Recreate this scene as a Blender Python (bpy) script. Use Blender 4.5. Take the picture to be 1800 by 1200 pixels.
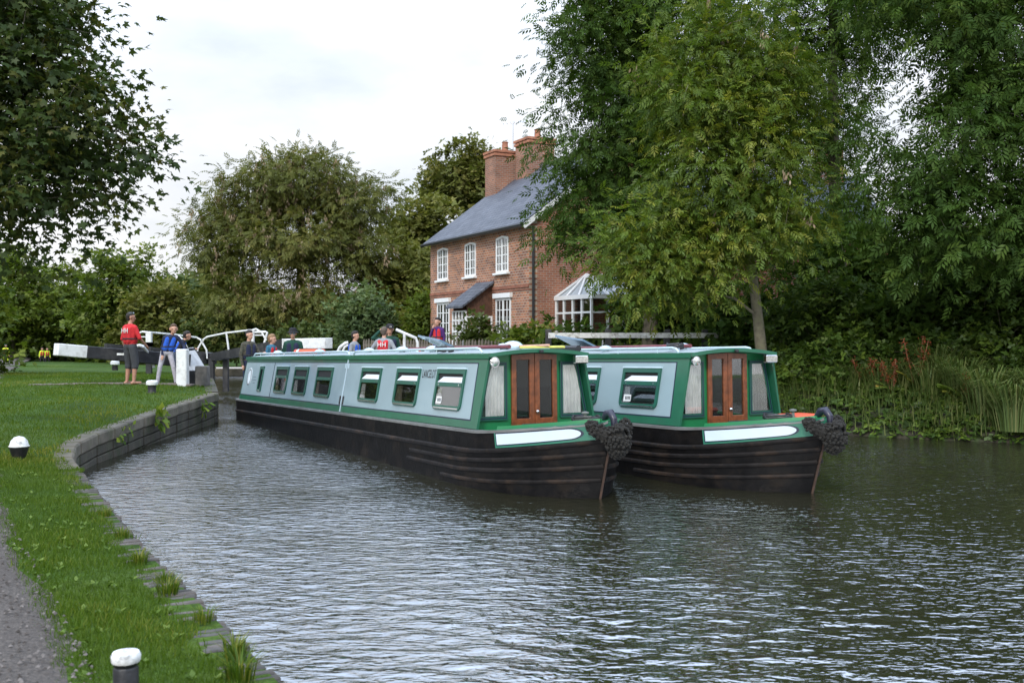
import bpy, bmesh, math, random
import numpy as np
from mathutils import Vector, Matrix, Euler

for o in list(bpy.data.objects): bpy.data.objects.remove(o)
S = bpy.context.scene
COL = S.collection
rnd = random.Random(7)
RNG = np.random.default_rng(11)
PI = math.pi
R = math.radians

# ------------------------------------------------------------------ camera
F, CX, HY, CH = 1750.0, 900.0, 590.0, 2.05       # photo focal length (px), centre x, horizon row, eye height over water
cam = bpy.data.cameras.new('camera'); camo = bpy.data.objects.new('camera', cam); COL.objects.link(camo)
cam.sensor_width = 36.0; cam.lens = F / 1800 * 36.0
cam.clip_start = 0.1; cam.clip_end = 2000
camo.location = (0, 0, CH)
camo.rotation_euler = (R(90) - math.atan((600 - HY) / F), 0, 0)
S.camera = camo
cam.dof.use_dof = True; cam.dof.focus_distance = 14.5; cam.dof.aperture_fstop = 3.2
def at(px, py, d):
    return Vector(((px - CX) / F * d, d, CH - (py - HY) / F * d))

# ------------------------------------------------------------------ sky and sun
SUN_EL, SUN_AZ = R(38), R(198)          # azimuth clockwise from +Y
W = bpy.data.worlds.new('World'); S.world = W; W.use_nodes = True
nt = W.node_tree; nt.nodes.clear()
def N(t, nt_, **kw):
    n = nt_.nodes.new(t)
    for k, v in kw.items(): setattr(n, k, v)
    return n
out = N('ShaderNodeOutputWorld', nt); bg = N('ShaderNodeBackground', nt); bg.inputs['Strength'].default_value = 0.1
sky = N('ShaderNodeTexSky', nt, sky_type='NISHITA'); sky.sun_disc = False
sky.sun_elevation = SUN_EL; sky.sun_rotation = SUN_AZ
tc = N('ShaderNodeTexCoord', nt); sep = N('ShaderNodeSeparateXYZ', nt); nt.links.new(tc.outputs['Generated'], sep.inputs[0])
zz = N('ShaderNodeMath', nt, operation='MAXIMUM'); nt.links.new(sep.outputs[2], zz.inputs[0]); zz.inputs[1].default_value = 0.0
za = N('ShaderNodeMath', nt, operation='ADD'); nt.links.new(zz.outputs[0], za.inputs[0]); za.inputs[1].default_value = 0.22
dx = N('ShaderNodeMath', nt, operation='DIVIDE'); nt.links.new(sep.outputs[0], dx.inputs[0]); nt.links.new(za.outputs[0], dx.inputs[1])
dy = N('ShaderNodeMath', nt, operation='DIVIDE'); nt.links.new(sep.outputs[1], dy.inputs[0]); nt.links.new(za.outputs[0], dy.inputs[1])
cb = N('ShaderNodeCombineXYZ', nt); nt.links.new(dx.outputs[0], cb.inputs[0]); nt.links.new(dy.outputs[0], cb.inputs[1])
n1 = N('ShaderNodeTexNoise', nt); n1.inputs['Scale'].default_value = 1.1; n1.inputs['Detail'].default_value = 6; n1.inputs['Roughness'].default_value = 0.55
nt.links.new(cb.outputs[0], n1.inputs['Vector'])
r1 = N('ShaderNodeMapRange', nt); r1.inputs['From Min'].default_value = 0.36; r1.inputs['From Max'].default_value = 0.56
r1.inputs['To Min'].default_value = 0.66; r1.inputs['To Max'].default_value = 1.0
nt.links.new(n1.outputs['Fac'], r1.inputs['Value'])
n2 = N('ShaderNodeTexNoise', nt); n2.inputs['Scale'].default_value = 0.8; n2.inputs['Detail'].default_value = 5
nt.links.new(cb.outputs[0], n2.inputs['Vector'])
r2 = N('ShaderNodeValToRGB', nt); r2.color_ramp.elements[0].position = 0.3; r2.color_ramp.elements[0].color = (0.70, 0.725, 0.77, 1)
r2.color_ramp.elements[1].position = 0.62; r2.color_ramp.elements[1].color = (0.90, 0.91, 0.93, 1)
nt.links.new(n2.outputs['Fac'], r2.inputs[0])
pw = N('ShaderNodeMath', nt, operation='POWER'); nt.links.new(zz.outputs[0], pw.inputs[0]); pw.inputs[1].default_value = 1.4
ce = N('ShaderNodeMath', nt, operation='MULTIPLY_ADD'); nt.links.new(pw.outputs[0], ce.inputs[0]); ce.inputs[1].default_value = 25.0; ce.inputs[2].default_value = 9.0   # overcast sky: brighter towards the zenith
sc = N('ShaderNodeVectorMath', nt, operation='SCALE'); nt.links.new(ce.outputs[0], sc.inputs['Scale'])
# thinner cloud overhead lets more blue through
tm = N('ShaderNodeMapRange', nt); tm.interpolation_type = 'SMOOTHSTEP'; tm.inputs['From Min'].default_value = 0.12; tm.inputs['From Max'].default_value = 0.6; nt.links.new(zz.outputs[0], tm.inputs['Value'])
tn = N('ShaderNodeMix', nt, data_type='RGBA'); nt.links.new(tm.outputs[0], tn.inputs[0]); tn.inputs[6].default_value = (1, 1, 1, 1); tn.inputs[7].default_value = (0.78, 0.92, 1.15, 1)
tx = N('ShaderNodeVectorMath', nt, operation='MULTIPLY'); nt.links.new(r2.outputs[0], tx.inputs[0]); nt.links.new(tn.outputs[2], tx.inputs[1])
nt.links.new(tx.outputs[0], sc.inputs[0])
mx = N('ShaderNodeMix', nt, data_type='RGBA'); nt.links.new(r1.outputs[0], mx.inputs[0])
nt.links.new(sky.outputs[0], mx.inputs[6]); nt.links.new(sc.outputs[0], mx.inputs[7])
nt.links.new(mx.outputs[2], bg.inputs[0]); nt.links.new(bg.outputs[0], out.inputs[0])

sun = bpy.data.lights.new('sun', 'SUN'); sun.energy = 2.0; sun.angle = R(12); sun.color = (1.0, 0.95, 0.87)
suno = bpy.data.objects.new('sun', sun); COL.objects.link(suno)
sd = Vector((math.sin(SUN_AZ) * math.cos(SUN_EL), math.cos(SUN_AZ) * math.cos(SUN_EL), math.sin(SUN_EL)))
suno.rotation_euler = sd.to_track_quat('Z', 'Y').to_euler()
S.view_settings.view_transform = 'Standard'; S.view_settings.look = 'None'
S.view_settings.exposure = 0.22; S.view_settings.gamma = 1.0
S.view_settings.use_curve_mapping = False
S.render.engine = 'CYCLES'

# ------------------------------------------------------------------ materials
MATS = {}
def mat(name, col, rough=0.6, var=0.18, scale=6.0, bump=0.0, bscale=None, metal=0.0, spec=0.5, dirt=None, dirt_amt=0.0, dirt_scale=2.5, coat=0.0):
    """procedural principled material: base colour varied by noise, optional dirt patches and bump"""
    if name in MATS: return MATS[name]
    m = bpy.data.materials.new(name); m.use_nodes = True; MATS[name] = m
    t = m.node_tree; b = t.nodes['Principled BSDF']
    b.inputs['Roughness'].default_value = rough; b.inputs['Metallic'].default_value = metal
    b.inputs['Specular IOR Level'].default_value = spec
    b.inputs['Coat Weight'].default_value = coat
    co = N('ShaderNodeTexCoord', t)
    n = N('ShaderNodeTexNoise', t); n.inputs['Scale'].default_value = scale; n.inputs['Detail'].default_value = 6
    t.links.new(co.outputs['Object'], n.inputs['Vector'])
    rp = N('ShaderNodeValToRGB', t)
    lo = [max(0, c * (1 - var)) for c in col]; hi = [min(1, c * (1 + var)) for c in col]
    rp.color_ramp.elements[0].position = 0.3; rp.color_ramp.elements[0].color = (*lo, 1)
    rp.color_ramp.elements[1].position = 0.7; rp.color_ramp.elements[1].color = (*hi, 1)
    t.links.new(n.outputs['Fac'], rp.inputs[0])
    last = rp.outputs[0]
    if dirt:
        n3 = N('ShaderNodeTexNoise', t); n3.inputs['Scale'].default_value = dirt_scale; n3.inputs['Detail'].default_value = 8; n3.inputs['Roughness'].default_value = 0.65
        t.links.new(co.outputs['Object'], n3.inputs['Vector'])
        mr = N('ShaderNodeMapRange', t); mr.inputs['From Min'].default_value = 0.5; mr.inputs['From Max'].default_value = 0.68
        mr.inputs['To Max'].default_value = dirt_amt
        t.links.new(n3.outputs['Fac'], mr.inputs['Value'])
        mi = N('ShaderNodeMix', t, data_type='RGBA'); t.links.new(mr.outputs[0], mi.inputs[0])
        t.links.new(last, mi.inputs[6]); mi.inputs[7].default_value = (*dirt, 1); last = mi.outputs[2]
    t.links.new(last, b.inputs['Base Color'])
    if bump > 0:
        nb = N('ShaderNodeTexNoise', t); nb.inputs['Scale'].default_value = bscale or scale * 4; nb.inputs['Detail'].default_value = 5
        t.links.new(co.outputs['Object'], nb.inputs['Vector'])
        bp = N('ShaderNodeBump', t); bp.inputs['Strength'].default_value = bump; bp.inputs['Distance'].default_value = 0.02
        t.links.new(nb.outputs['Fac'], bp.inputs['Height']); t.links.new(bp.outputs[0], b.inputs['Normal'])
    return m

def leaf_mat(name, dark, mid, light, trans=0.3, gloss=0.06):
    gloss *= 0.3
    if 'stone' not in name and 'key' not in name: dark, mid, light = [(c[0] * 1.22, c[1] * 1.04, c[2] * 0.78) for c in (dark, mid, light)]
    if name in MATS: return MATS[name]
    m = bpy.data.materials.new(name); m.use_nodes = True; MATS[name] = m
    t = m.node_tree; t.nodes.clear()
    o = N('ShaderNodeOutputMaterial', t)
    a = N('ShaderNodeAttribute', t); a.attribute_name = 'rnd'
    rp = N('ShaderNodeValToRGB', t)
    e = rp.color_ramp.elements; e[0].position = 0.0; e[0].color = (*dark, 1); e[1].position = 1.0; e[1].color = (*light, 1)
    k = e.new(0.55); k.color = (*mid, 1)
    t.links.new(a.outputs['Fac'], rp.inputs[0])
    d = N('ShaderNodeBsdfDiffuse', t); tr = N('ShaderNodeBsdfTranslucent', t); g = N('ShaderNodeBsdfGlossy', t)
    g.inputs['Roughness'].default_value = 0.5; g.inputs['Color'].default_value = (1, 1, 1, 1)
    t.links.new(rp.outputs[0], d.inputs[0])
    br = N('ShaderNodeMix', t, data_type='RGBA', blend_type='MULTIPLY'); br.inputs[0].default_value = 1.0
    t.links.new(rp.outputs[0], br.inputs[6]); br.inputs[7].default_value = (1.25, 1.3, 0.6, 1)
    t.links.new(br.outputs[2], tr.inputs[0])
    m1 = N('ShaderNodeMixShader', t); m1.inputs[0].default_value = trans
    t.links.new(d.outputs[0], m1.inputs[1]); t.links.new(tr.outputs[0], m1.inputs[2])
    m2 = N('ShaderNodeMixShader', t); m2.inputs[0].default_value = gloss
    t.links.new(m1.outputs[0], m2.inputs[1]); t.links.new(g.outputs[0], m2.inputs[2])
    t.links.new(m2.outputs[0], o.inputs[0])
    return m

def glass_mat(name, tint=(0.75, 0.8, 0.8), refl=1.0):
    if name in MATS: return MATS[name]
    m = bpy.data.materials.new(name); m.use_nodes = True; MATS[name] = m
    t = m.node_tree; t.nodes.clear(); o = N('ShaderNodeOutputMaterial', t)
    tr = N('ShaderNodeBsdfTransparent', t); tr.inputs[0].default_value = (*tint, 1)
    g = N('ShaderNodeBsdfGlossy', t); g.inputs['Roughness'].default_value = 0.02
    fr = N('ShaderNodeFresnel', t); fr.inputs[0].default_value = 1.5
    mu = N('ShaderNodeMath', t, operation='MULTIPLY'); mu.inputs[1].default_value = refl; t.links.new(fr.outputs[0], mu.inputs[0])
    ms = N('ShaderNodeMixShader', t); t.links.new(mu.outputs[0], ms.inputs[0])
    t.links.new(tr.outputs[0], ms.inputs[1]); t.links.new(g.outputs[0], ms.inputs[2]); t.links.new(ms.outputs[0], o.inputs[0])
    return m

def brick_mat(name, c1, c2, mortar, axes=(0, 2), bw=0.225, bh=0.075, offset=0.5, ms=0.012, bump=0.4, rough=0.85, bias=0.0, weather=0.35):
    if name in MATS: return MATS[name]
    m = bpy.data.materials.new(name); m.use_nodes = True; MATS[name] = m
    t = m.node_tree; b = t.nodes['Principled BSDF']; b.inputs['Roughness'].default_value = rough
    co = N('ShaderNodeTexCoord', t); sp = N('ShaderNodeSeparateXYZ', t); cbn = N('ShaderNodeCombineXYZ', t)
    t.links.new(co.outputs['Object'], sp.inputs[0])
    if axes[0] == 'xy':
        sm = N('ShaderNodeMath', t, operation='ADD'); t.links.new(sp.outputs[0], sm.inputs[0]); t.links.new(sp.outputs[1], sm.inputs[1]); t.links.new(sm.outputs[0], cbn.inputs[0])
    else: t.links.new(sp.outputs[axes[0]], cbn.inputs[0])
    t.links.new(sp.outputs[axes[1]], cbn.inputs[1])
    br = N('ShaderNodeTexBrick', t); br.offset = offset
    br.inputs['Color1'].default_value = (*c1, 1); br.inputs['Color2'].default_value = (*c2, 1); br.inputs['Mortar'].default_value = (*mortar, 1)
    br.inputs['Scale'].default_value = 1.0; br.inputs['Brick Width'].default_value = bw; br.inputs['Row Height'].default_value = bh
    br.inputs['Mortar Size'].default_value = ms; br.inputs['Bias'].default_value = bias
    t.links.new(cbn.outputs[0], br.inputs['Vector'])
    n = N('ShaderNodeTexNoise', t); n.inputs['Scale'].default_value = 1.3; n.inputs['Detail'].default_value = 8
    t.links.new(co.outputs['Object'], n.inputs['Vector'])
    mr = N('ShaderNodeMapRange', t); mr.inputs['From Min'].default_value = 0.3; mr.inputs['From Max'].default_value = 0.7
    mr.inputs['To Min'].default_value = 1 - weather; mr.inputs['To Max'].default_value = 1.0 + weather * 0.4
    t.links.new(n.outputs['Fac'], mr.inputs['Value'])
    vm = N('ShaderNodeVectorMath', t, operation='SCALE'); t.links.new(br.outputs['Color'], vm.inputs[0]); t.links.new(mr.outputs[0], vm.inputs['Scale'])
    t.links.new(vm.outputs[0], b.inputs['Base Color'])
    bp = N('ShaderNodeBump', t); bp.inputs['Strength'].default_value = bump; bp.inputs['Distance'].default_value = 0.01; bp.invert = True
    t.links.new(br.outputs['Fac'], bp.inputs['Height']); t.links.new(bp.outputs[0], b.inputs['Normal'])
    return m

# ------------------------------------------------------------------ object helpers
def tag(o, label=None, cat=None, group=None, kind=None):
    if label: o['label'] = label
    if cat: o['category'] = cat
    if group: o['group'] = group
    if kind: o['kind'] = kind
    return o
def link(name, me, m=None, parent=None):
    o = bpy.data.objects.new(name, me); COL.objects.link(o)
    if m is not None:
        for k in (m if isinstance(m, (list, tuple)) else [m]): me.materials.append(k)
    if parent is not None: o.parent = parent
    return o
def empty(name, loc=(0, 0, 0), rot=(0, 0, 0), label=None, cat=None, group=None):
    o = bpy.data.objects.new(name, None); COL.objects.link(o); o.location = loc; o.rotation_euler = rot
    o.empty_display_size = 0.2
    return tag(o, label, cat, group)
def copy_tree(o, parent=None, skip=()):
    c = o.copy(); COL.objects.link(c); c.parent = parent
    for ch in list(o.children):
        if ch.name.split('.')[0] in skip: continue
        copy_tree(ch, c, skip)
    return c

class MB:
    def __init__(s): s.v = []; s.f = []; s.mi = []; s.cur = 0
    def add(s, vs, fs):
        b = len(s.v); s.v += [tuple(v) for v in vs]
        for f in fs: s.f.append(tuple(i + b for i in f)); s.mi.append(s.cur)
        return s
    def box(s, c, d, M=None):
        x, y, z = d[0] / 2, d[1] / 2, d[2] / 2; c = Vector(c)
        vs = [Vector((i * x, j * y, k * z)) for k in (-1, 1) for j in (-1, 1) for i in (-1, 1)]
        if M is not None: vs = [M @ v for v in vs]
        return s.add([c + v for v in vs], [(0, 2, 3, 1), (4, 5, 7, 6), (0, 1, 5, 4), (2, 6, 7, 3), (0, 4, 6, 2), (1, 3, 7, 5)])
    def bar(s, a, b, w, h, up=(0, 0, 1), w2=None, h2=None):
        a, b = Vector(a), Vector(b); d = (b - a).normalized(); u = Vector(up)
        sd_ = d.cross(u).normalized(); u = sd_.cross(d).normalized(); w2 = w2 or w; h2 = h2 or h
        vs = []
        for p, ww, hh in ((a, w, h), (b, w2, h2)):
            vs += [p - sd_ * ww / 2 - u * hh / 2, p + sd_ * ww / 2 - u * hh / 2, p + sd_ * ww / 2 + u * hh / 2, p - sd_ * ww / 2 + u * hh / 2]
        return s.add(vs, [(0, 1, 2, 3), (7, 6, 5, 4), (0, 4, 5, 1), (1, 5, 6, 2), (2, 6, 7, 3), (3, 7, 4, 0)])
    def tube(s, pts, r, seg=8, caps=True):
        pts = [Vector(p) for p in pts]; n = len(pts)
        rs = r if isinstance(r, (list, tuple)) else [r] * n
        ref = Vector((0.31, 0.17, 0.93)); vs = []
        for i, p in enumerate(pts):
            d = (pts[min(i + 1, n - 1)] - pts[max(i - 1, 0)])
            if d.length < 1e-9: d = Vector((0, 0, 1))
            d.normalize()
            a = d.cross(ref)
            if a.length < 0.05: a = d.cross(Vector((1, 0, 0)))
            a.normalize(); b = d.cross(a)
            for k in range(seg):
                t = 2 * PI * k / seg; vs.append(p + (a * math.cos(t) + b * math.sin(t)) * rs[i])
        fs = [(i * seg + k, i * seg + (k + 1) % seg, (i + 1) * seg + (k + 1) % seg, (i + 1) * seg + k) for i in range(n - 1) for k in range(seg)]
        if caps: fs += [tuple(range(seg))[::-1], tuple((n - 1) * seg + k for k in range(seg))]
        return s.add(vs, fs)
    def lathe(s, prof, c=(0, 0, 0), seg=16, M=None):
        c = Vector(c); vs = []
        for r, z in prof:
            for k in range(seg):
                t = 2 * PI * k / seg; v = Vector((r * math.cos(t), r * math.sin(t), z))
                vs.append(c + (M @ v if M is not None else v))
        n = len(prof)
        fs = [(i * seg + k, i * seg + (k + 1) % seg, (i + 1) * seg + (k + 1) % seg, (i + 1) * seg + k) for i in range(n - 1) for k in range(seg)]
        fs += [tuple(range(seg))[::-1], tuple((n - 1) * seg + k for k in range(seg))]
        return s.add(vs, fs)
    def ell(s, c, r, seg=12, rings=8, M=None):
        prof = [(math.sin(PI * i / rings), -math.cos(PI * i / rings)) for i in range(rings + 1)]
        prof[0] = (0.02, -1); prof[-1] = (0.02, 1)
        D = Matrix.Diagonal((r[0], r[1], r[2]))
        return s.lathe(prof, c, seg, (M @ D) if M is not None else D)
    def prism(s, poly, fn, t0, t1):
        """poly: 2-D outline; fn(u, v, t) -> point; extruded from t0 to t1"""
        n = len(poly); vs = [fn(u, v, t0) for u, v in poly] + [fn(u, v, t1) for u, v in poly]
        fs = [tuple(range(n))[::-1], tuple(range(n, 2 * n))] + [(i, (i + 1) % n, n + (i + 1) % n, n + i) for i in range(n)]
        return s.add(vs, fs)
    def ring(s, outer, inner, fn, t0, t1):
        n = len(outer)
        vs = [fn(u, v, t) for t in (t0, t1) for poly in (outer, inner) for u, v in poly]; fs = []
        for i in range(n):
            j = (i + 1) % n
            fs += [(2 * n + i, 2 * n + j, 3 * n + j, 3 * n + i), (i, n + i, n + j, j), (i, j, 2 * n + j, 2 * n + i), (n + i, 3 * n + i, 3 * n + j, n + j)]
        return s.add(vs, fs)
    def grid(s, P):
        a, b = len(P), len(P[0])
        return s.add([p for r in P for p in r], [(i * b + j, i * b + j + 1, (i + 1) * b + j + 1, (i + 1) * b + j) for i in range(a - 1) for j in range(b - 1)])
    def mesh(s, name):
        me = bpy.data.meshes.new(name); me.from_pydata(s.v, [], s.f); me.update(); return me
    def build(s, name, m=None, parent=None, smooth=False, fix=True, bevel=0):
        me = s.mesh(name)
        if fix or bevel:
            bm = bmesh.new(); bm.from_mesh(me)
            if bevel: bmesh.ops.bevel(bm, geom=list(bm.edges), offset=bevel, segments=1, affect='EDGES', clamp_overlap=True)
            if fix: bmesh.ops.recalc_face_normals(bm, faces=bm.faces)
            bm.to_mesh(me); bm.free()
        if isinstance(m, (list, tuple)) and len(m) > 1 and len(me.polygons) == len(s.mi): me.polygons.foreach_set('material_index', s.mi)
        if smooth:
            me.polygons.foreach_set('use_smooth', [True] * len(me.polygons))
            try: me.set_sharp_from_angle(angle=R(smooth if smooth is not True else 40))
            except Exception: pass
        return link(name, me, m, parent)

def text_mesh(body, size, ext=0.002, sx=1.0):
    cu = bpy.data.curves.new('lettering', 'FONT'); cu.body = body; cu.size = size; cu.extrude = ext; cu.align_x = 'CENTER'; cu.align_y = 'CENTER'
    o = bpy.data.objects.new('lettering_tmp', cu); COL.objects.link(o)
    dg = bpy.context.evaluated_depsgraph_get(); me = bpy.data.meshes.new_from_object(o.evaluated_get(dg))
    bpy.data.objects.remove(o); bpy.data.curves.remove(cu)
    for v in me.vertices: v.co.x *= sx
    me.materials.clear()
    return me

# ------------------------------------------------------------------ the lie of the land
def interp(x, xs, ys): return float(np.interp(x, xs, ys))
EDGE_Y = [-40, 0, 2.9, 5.02, 6.5, 8.28, 10.2, 12.5, 13.6, 14.6, 15.5, 18.9, 23.6, 51.0]
EDGE_X = [26, 1.7, 0.05, -1.18, -2.04, -3.1, -4.14, -5.43, -6.05, -6.45, -6.68, -6.88, -7.0, -15.6]
EDGE_Z = [0.3, 0.3, 0.3, 0.3, 0.3, 0.3, 0.3, 0.33, 0.38, 0.43, 0.46, 0.56, 0.70, 0.5]
def edge_x(y):
    if y > 51: return -8.0 + (y - 51) * 0.577
    return interp(y, EDGE_Y, EDGE_X)
def left_h(x, y):
    """height of the towpath side"""
    e = interp(y, EDGE_Y + [52, 70, 400], EDGE_Z + [0.45, 0.35, 0.35])
    t = max(0.0, edge_x(y) - x)
    top = interp(y, [-40, 8, 14, 22, 27, 34, 45, 70, 400], [0.40, 0.40, 0.46, 0.74, 0.86, 0.86, 0.5, 0.3, 0.3])
    k = min(1.0, t / 1.6); h = e + (top - e) * k * k * (3 - 2 * k)
    far = max(0, t - 9) / 30; h += min(1, far) * 0.25 * math.sin(x * 0.2 + y * 0.13)
    return h + 0.012 * math.sin(x * 2.1 + 0.7 * y) * math.sin(y * 1.3) * k
RB = [(60, -14), (30, 7.5), (18, 14.6), (9.7, 18.9), (6.8, 20.5), (4.2, 22.4), (1.5, 25.0), (-1.2, 28.0), (-3.4, 31.5), (-4.6, 35.0), (-8.0, 51.0)]
RN = Vector((0.5, 0.866))
def right_h(t, s, wall):
    # t metres inland; natural bank rises from a low muddy lip, lock side is a straight wall
    nat = np.interp(t, [0, 0.15, 0.5, 1.3, 3, 12, 40, 150], [-0.05, 0.22, 0.55, 0.9, 1.1, 1.2, 1.25, 1.5])
    wl = np.interp(t, [0, 0.4, 3, 12, 40, 150], [0.85, 0.87, 1.1, 1.2, 1.25, 1.5])
    return float(nat * (1 - wall) + wl * wall)

def right_ground(x, y):
    for i in range(len(RB) - 1):
        ax, ay = RB[i]; bx, by = RB[i + 1]; dx_, dy_ = bx - ax, by - ay; det = dx_ * (-RN.y) + dy_ * RN.x
        if abs(det) < 1e-6: continue
        u = ((x - ax) * (-RN.y) + (y - ay) * RN.x) / det; t = (dx_ * (y - ay) - dy_ * (x - ax)) / (dx_ * RN.y - dy_ * RN.x)
        if -0.001 <= u <= 1.001 and t >= -0.3: return right_h(max(0, t), 0, float(np.clip((0.5 - (ax + u * dx_)) / 2.0, 0, 1)))
    return 0.02
def ground_material():
    m = bpy.data.materials.new('turf'); m.use_nodes = True; t = m.node_tree; b = t.nodes['Principled BSDF']
    b.inputs['Roughness'].default_value = 0.95; b.inputs['Specular IOR Level'].default_value = 0.15
    co = N('ShaderNodeTexCoord', t)
    a = N('ShaderNodeTexNoise', t); a.inputs['Scale'].default_value = 0.55; a.inputs['Detail'].default_value = 8; a.inputs['Roughness'].default_value = 0.65
    c = N('ShaderNodeTexNoise', t); c.inputs['Scale'].default_value = 22; c.inputs['Detail'].default_value = 6
    for q in (a, c): t.links.new(co.outputs['Object'], q.inputs['Vector'])
    r = N('ShaderNodeValToRGB', t); e = r.color_ramp.elements
    e[0].position = 0.32; e[0].color = (0.028, 0.055, 0.010, 1); e[1].position = 0.72; e[1].color = (0.085, 0.12, 0.022, 1)
    k = e.new(0.5); k.color = (0.048, 0.092, 0.013, 1)
    t.links.new(a.outputs['Fac'], r.inputs[0])
    r2_ = N('ShaderNodeMapRange', t); r2_.inputs['From Min'].default_value = 0.3; r2_.inputs['From Max'].default_value = 0.7; r2_.inputs['To Min'].default_value = 0.55; r2_.inputs['To Max'].default_value = 1.3
    t.links.new(c.outputs['Fac'], r2_.inputs['Value'])
    v = N('ShaderNodeVectorMath', t, operation='SCALE'); t.links.new(r.outputs[0], v.inputs[0]); t.links.new(r2_.outputs[0], v.inputs['Scale'])
    t.links.new(v.outputs[0], b.inputs['Base Color'])
    bp = N('ShaderNodeBump', t); bp.inputs['Strength'].default_value = 0.8; bp.inputs['Distance'].default_value = 0.05
    t.links.new(c.outputs['Fac'], bp.inputs['Height']); t.links.new(bp.outputs[0], b.inputs['Normal'])
    return m
TURF = ground_material()
SOIL = mat('bank_soil', (0.028, 0.024, 0.014), 0.95, 0.5, 3, bump=0.8, dirt=(0.035, 0.06, 0.015), dirt_amt=0.9)

# towpath side
ys = sorted(set([-40, -20, -8, 0] + list(np.arange(2, 30, 0.4)) + list(np.arange(30, 60, 1.5)) + [51.0, 51.02, 70, 90, 120, 170, 240, 400]))
ts = [0, 0.1, 0.25, 0.45, 0.7, 1.0, 1.3, 1.6, 2.1, 2.7, 3.5, 4.5, 6, 8, 10, 13, 17, 22, 30, 45, 70, 110, 200, 400]
mb = MB(); mb.grid([[(edge_x(y) - t, y, left_h(edge_x(y) - t, y)) for t in ts] for y in ys])
tag(mb.build('towpath_ground', TURF, smooth=True), kind='structure')
mb = MB(); mb.grid([[(edge_x(y) - 0.02, y, left_h(edge_x(y), y) - 0.02), (edge_x(y) + 0.0, y, -1.2)] for y in ys if y <= 51])
tag(mb.build('canal_side', mat('wet_brick', (0.05, 0.045, 0.035), 0.7, 0.4, 8, bump=0.5, dirt=(0.03, 0.045, 0.012), dirt_amt=0.9)), kind='structure')
# far end of the cut
mb = MB(); mb.box((-11.8, 51.2, 0.05), (8.4, 0.36, 0.62)); tag(mb.build('basin_wall', mat('basin_stone', (0.24, 0.20, 0.14), 0.9, 0.3, 2, bump=0.5, dirt=(0.07, 0.08, 0.03), dirt_amt=0.8), bevel=0.02),
    'low weathered stone wall closing the far end of the lock water', 'wall')
# right bank
mb = MB(); rows = []
tr = [0, 0.12, 0.25, 0.5, 0.8, 1.2, 1.7, 2.5, 3.5, 5, 7.5, 12, 20, 40, 80, 150, 400]
pts = []
for i in range(len(RB) - 1):
    a, b = Vector(RB[i]), Vector(RB[i + 1]); n = max(2, int((b - a).length / 0.9))
    for k in range(n): pts.append(a.lerp(b, k / n))
pts.append(Vector(RB[-1]))
def wallness(p): return float(np.clip((0.5 - p.x) / 2.0, 0, 1))
for i, p in enumerate(pts):
    w = wallness(p); row = [(p.x, p.y, -1.2)]
    for t in tr:
        jit = 0.10 * math.sin(i * 1.7 + t * 2) * (1 - w) if 0 < t < 6 else 0
        q = p + RN * t; row.append((q.x, q.y, right_h(t, i, w) + jit * 0.6))
    rows.append(row)
mb.grid(rows); tag(mb.build('right_bank', [SOIL, TURF], smooth=True), kind='structure')
o = bpy.data.objects['right_bank']
cols = len(tr)
mi = [0 if (k % cols) < 8 else 1 for k in range(len(o.data.polygons))]; o.data.polygons.foreach_set('material_index', mi)

# water
def water_material():
    m = bpy.data.materials.new('canal_water'); m.use_nodes = True; t = m.node_tree; b = t.nodes['Principled BSDF']
    b.inputs['Base Color'].default_value = (0.020, 0.0195, 0.010, 1); b.inputs['Roughness'].default_value = 0.03; b.inputs['IOR'].default_value = 5.0
    b.inputs['Specular IOR Level'].default_value = 0.5
    co = N('ShaderNodeTexCoord', t)
    def layer(scale, rot, stretch, det):
        mp = N('ShaderNodeMapping', t); mp.inputs['Rotation'].default_value = (0, 0, R(rot)); mp.inputs['Scale'].default_value = (1, stretch, 1)
        t.links.new(co.outputs['Object'], mp.inputs[0])
        n = N('ShaderNodeTexNoise', t); n.inputs['Scale'].default_value = scale; n.inputs['Detail'].default_value = det; n.inputs['Distortion'].default_value = 0.35
        t.links.new(mp.outputs[0], n.inputs['Vector']); return n
    a = layer(4.2, 8, 2.3, 2); c = layer(10.0, -12, 2.0, 2); d = layer(0.35, 0, 1.0, 2)
    m1 = N('ShaderNodeMath', t, operation='MULTIPLY'); m1.inputs[1].default_value = 0.5; t.links.new(c.outputs['Fac'], m1.inputs[0])
    ad = N('ShaderNodeMath', t, operation='ADD'); t.links.new(a.outputs['Fac'], ad.inputs[0]); t.links.new(m1.outputs[0], ad.inputs[1])
    mr = N('ShaderNodeMapRange', t); mr.inputs['From Min'].default_value = 0.35; mr.inputs['From Max'].default_value = 0.65; mr.inputs['To Min'].default_value = 0.55; mr.inputs['To Max'].default_value = 1.1
    t.links.new(d.outputs['Fac'], mr.inputs['Value'])
    mu = N('ShaderNodeMath', t, operation='MULTIPLY'); t.links.new(ad.outputs[0], mu.inputs[0]); t.links.new(mr.outputs[0], mu.inputs[1])
    bp = N('ShaderNodeBump', t); bp.inputs['Strength'].default_value = 1.0; bp.inputs['Distance'].default_value = 0.032
    t.links.new(mu.outputs[0], bp.inputs['Height']); t.links.new(bp.outputs[0], b.inputs['Normal'])
    return m
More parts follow.
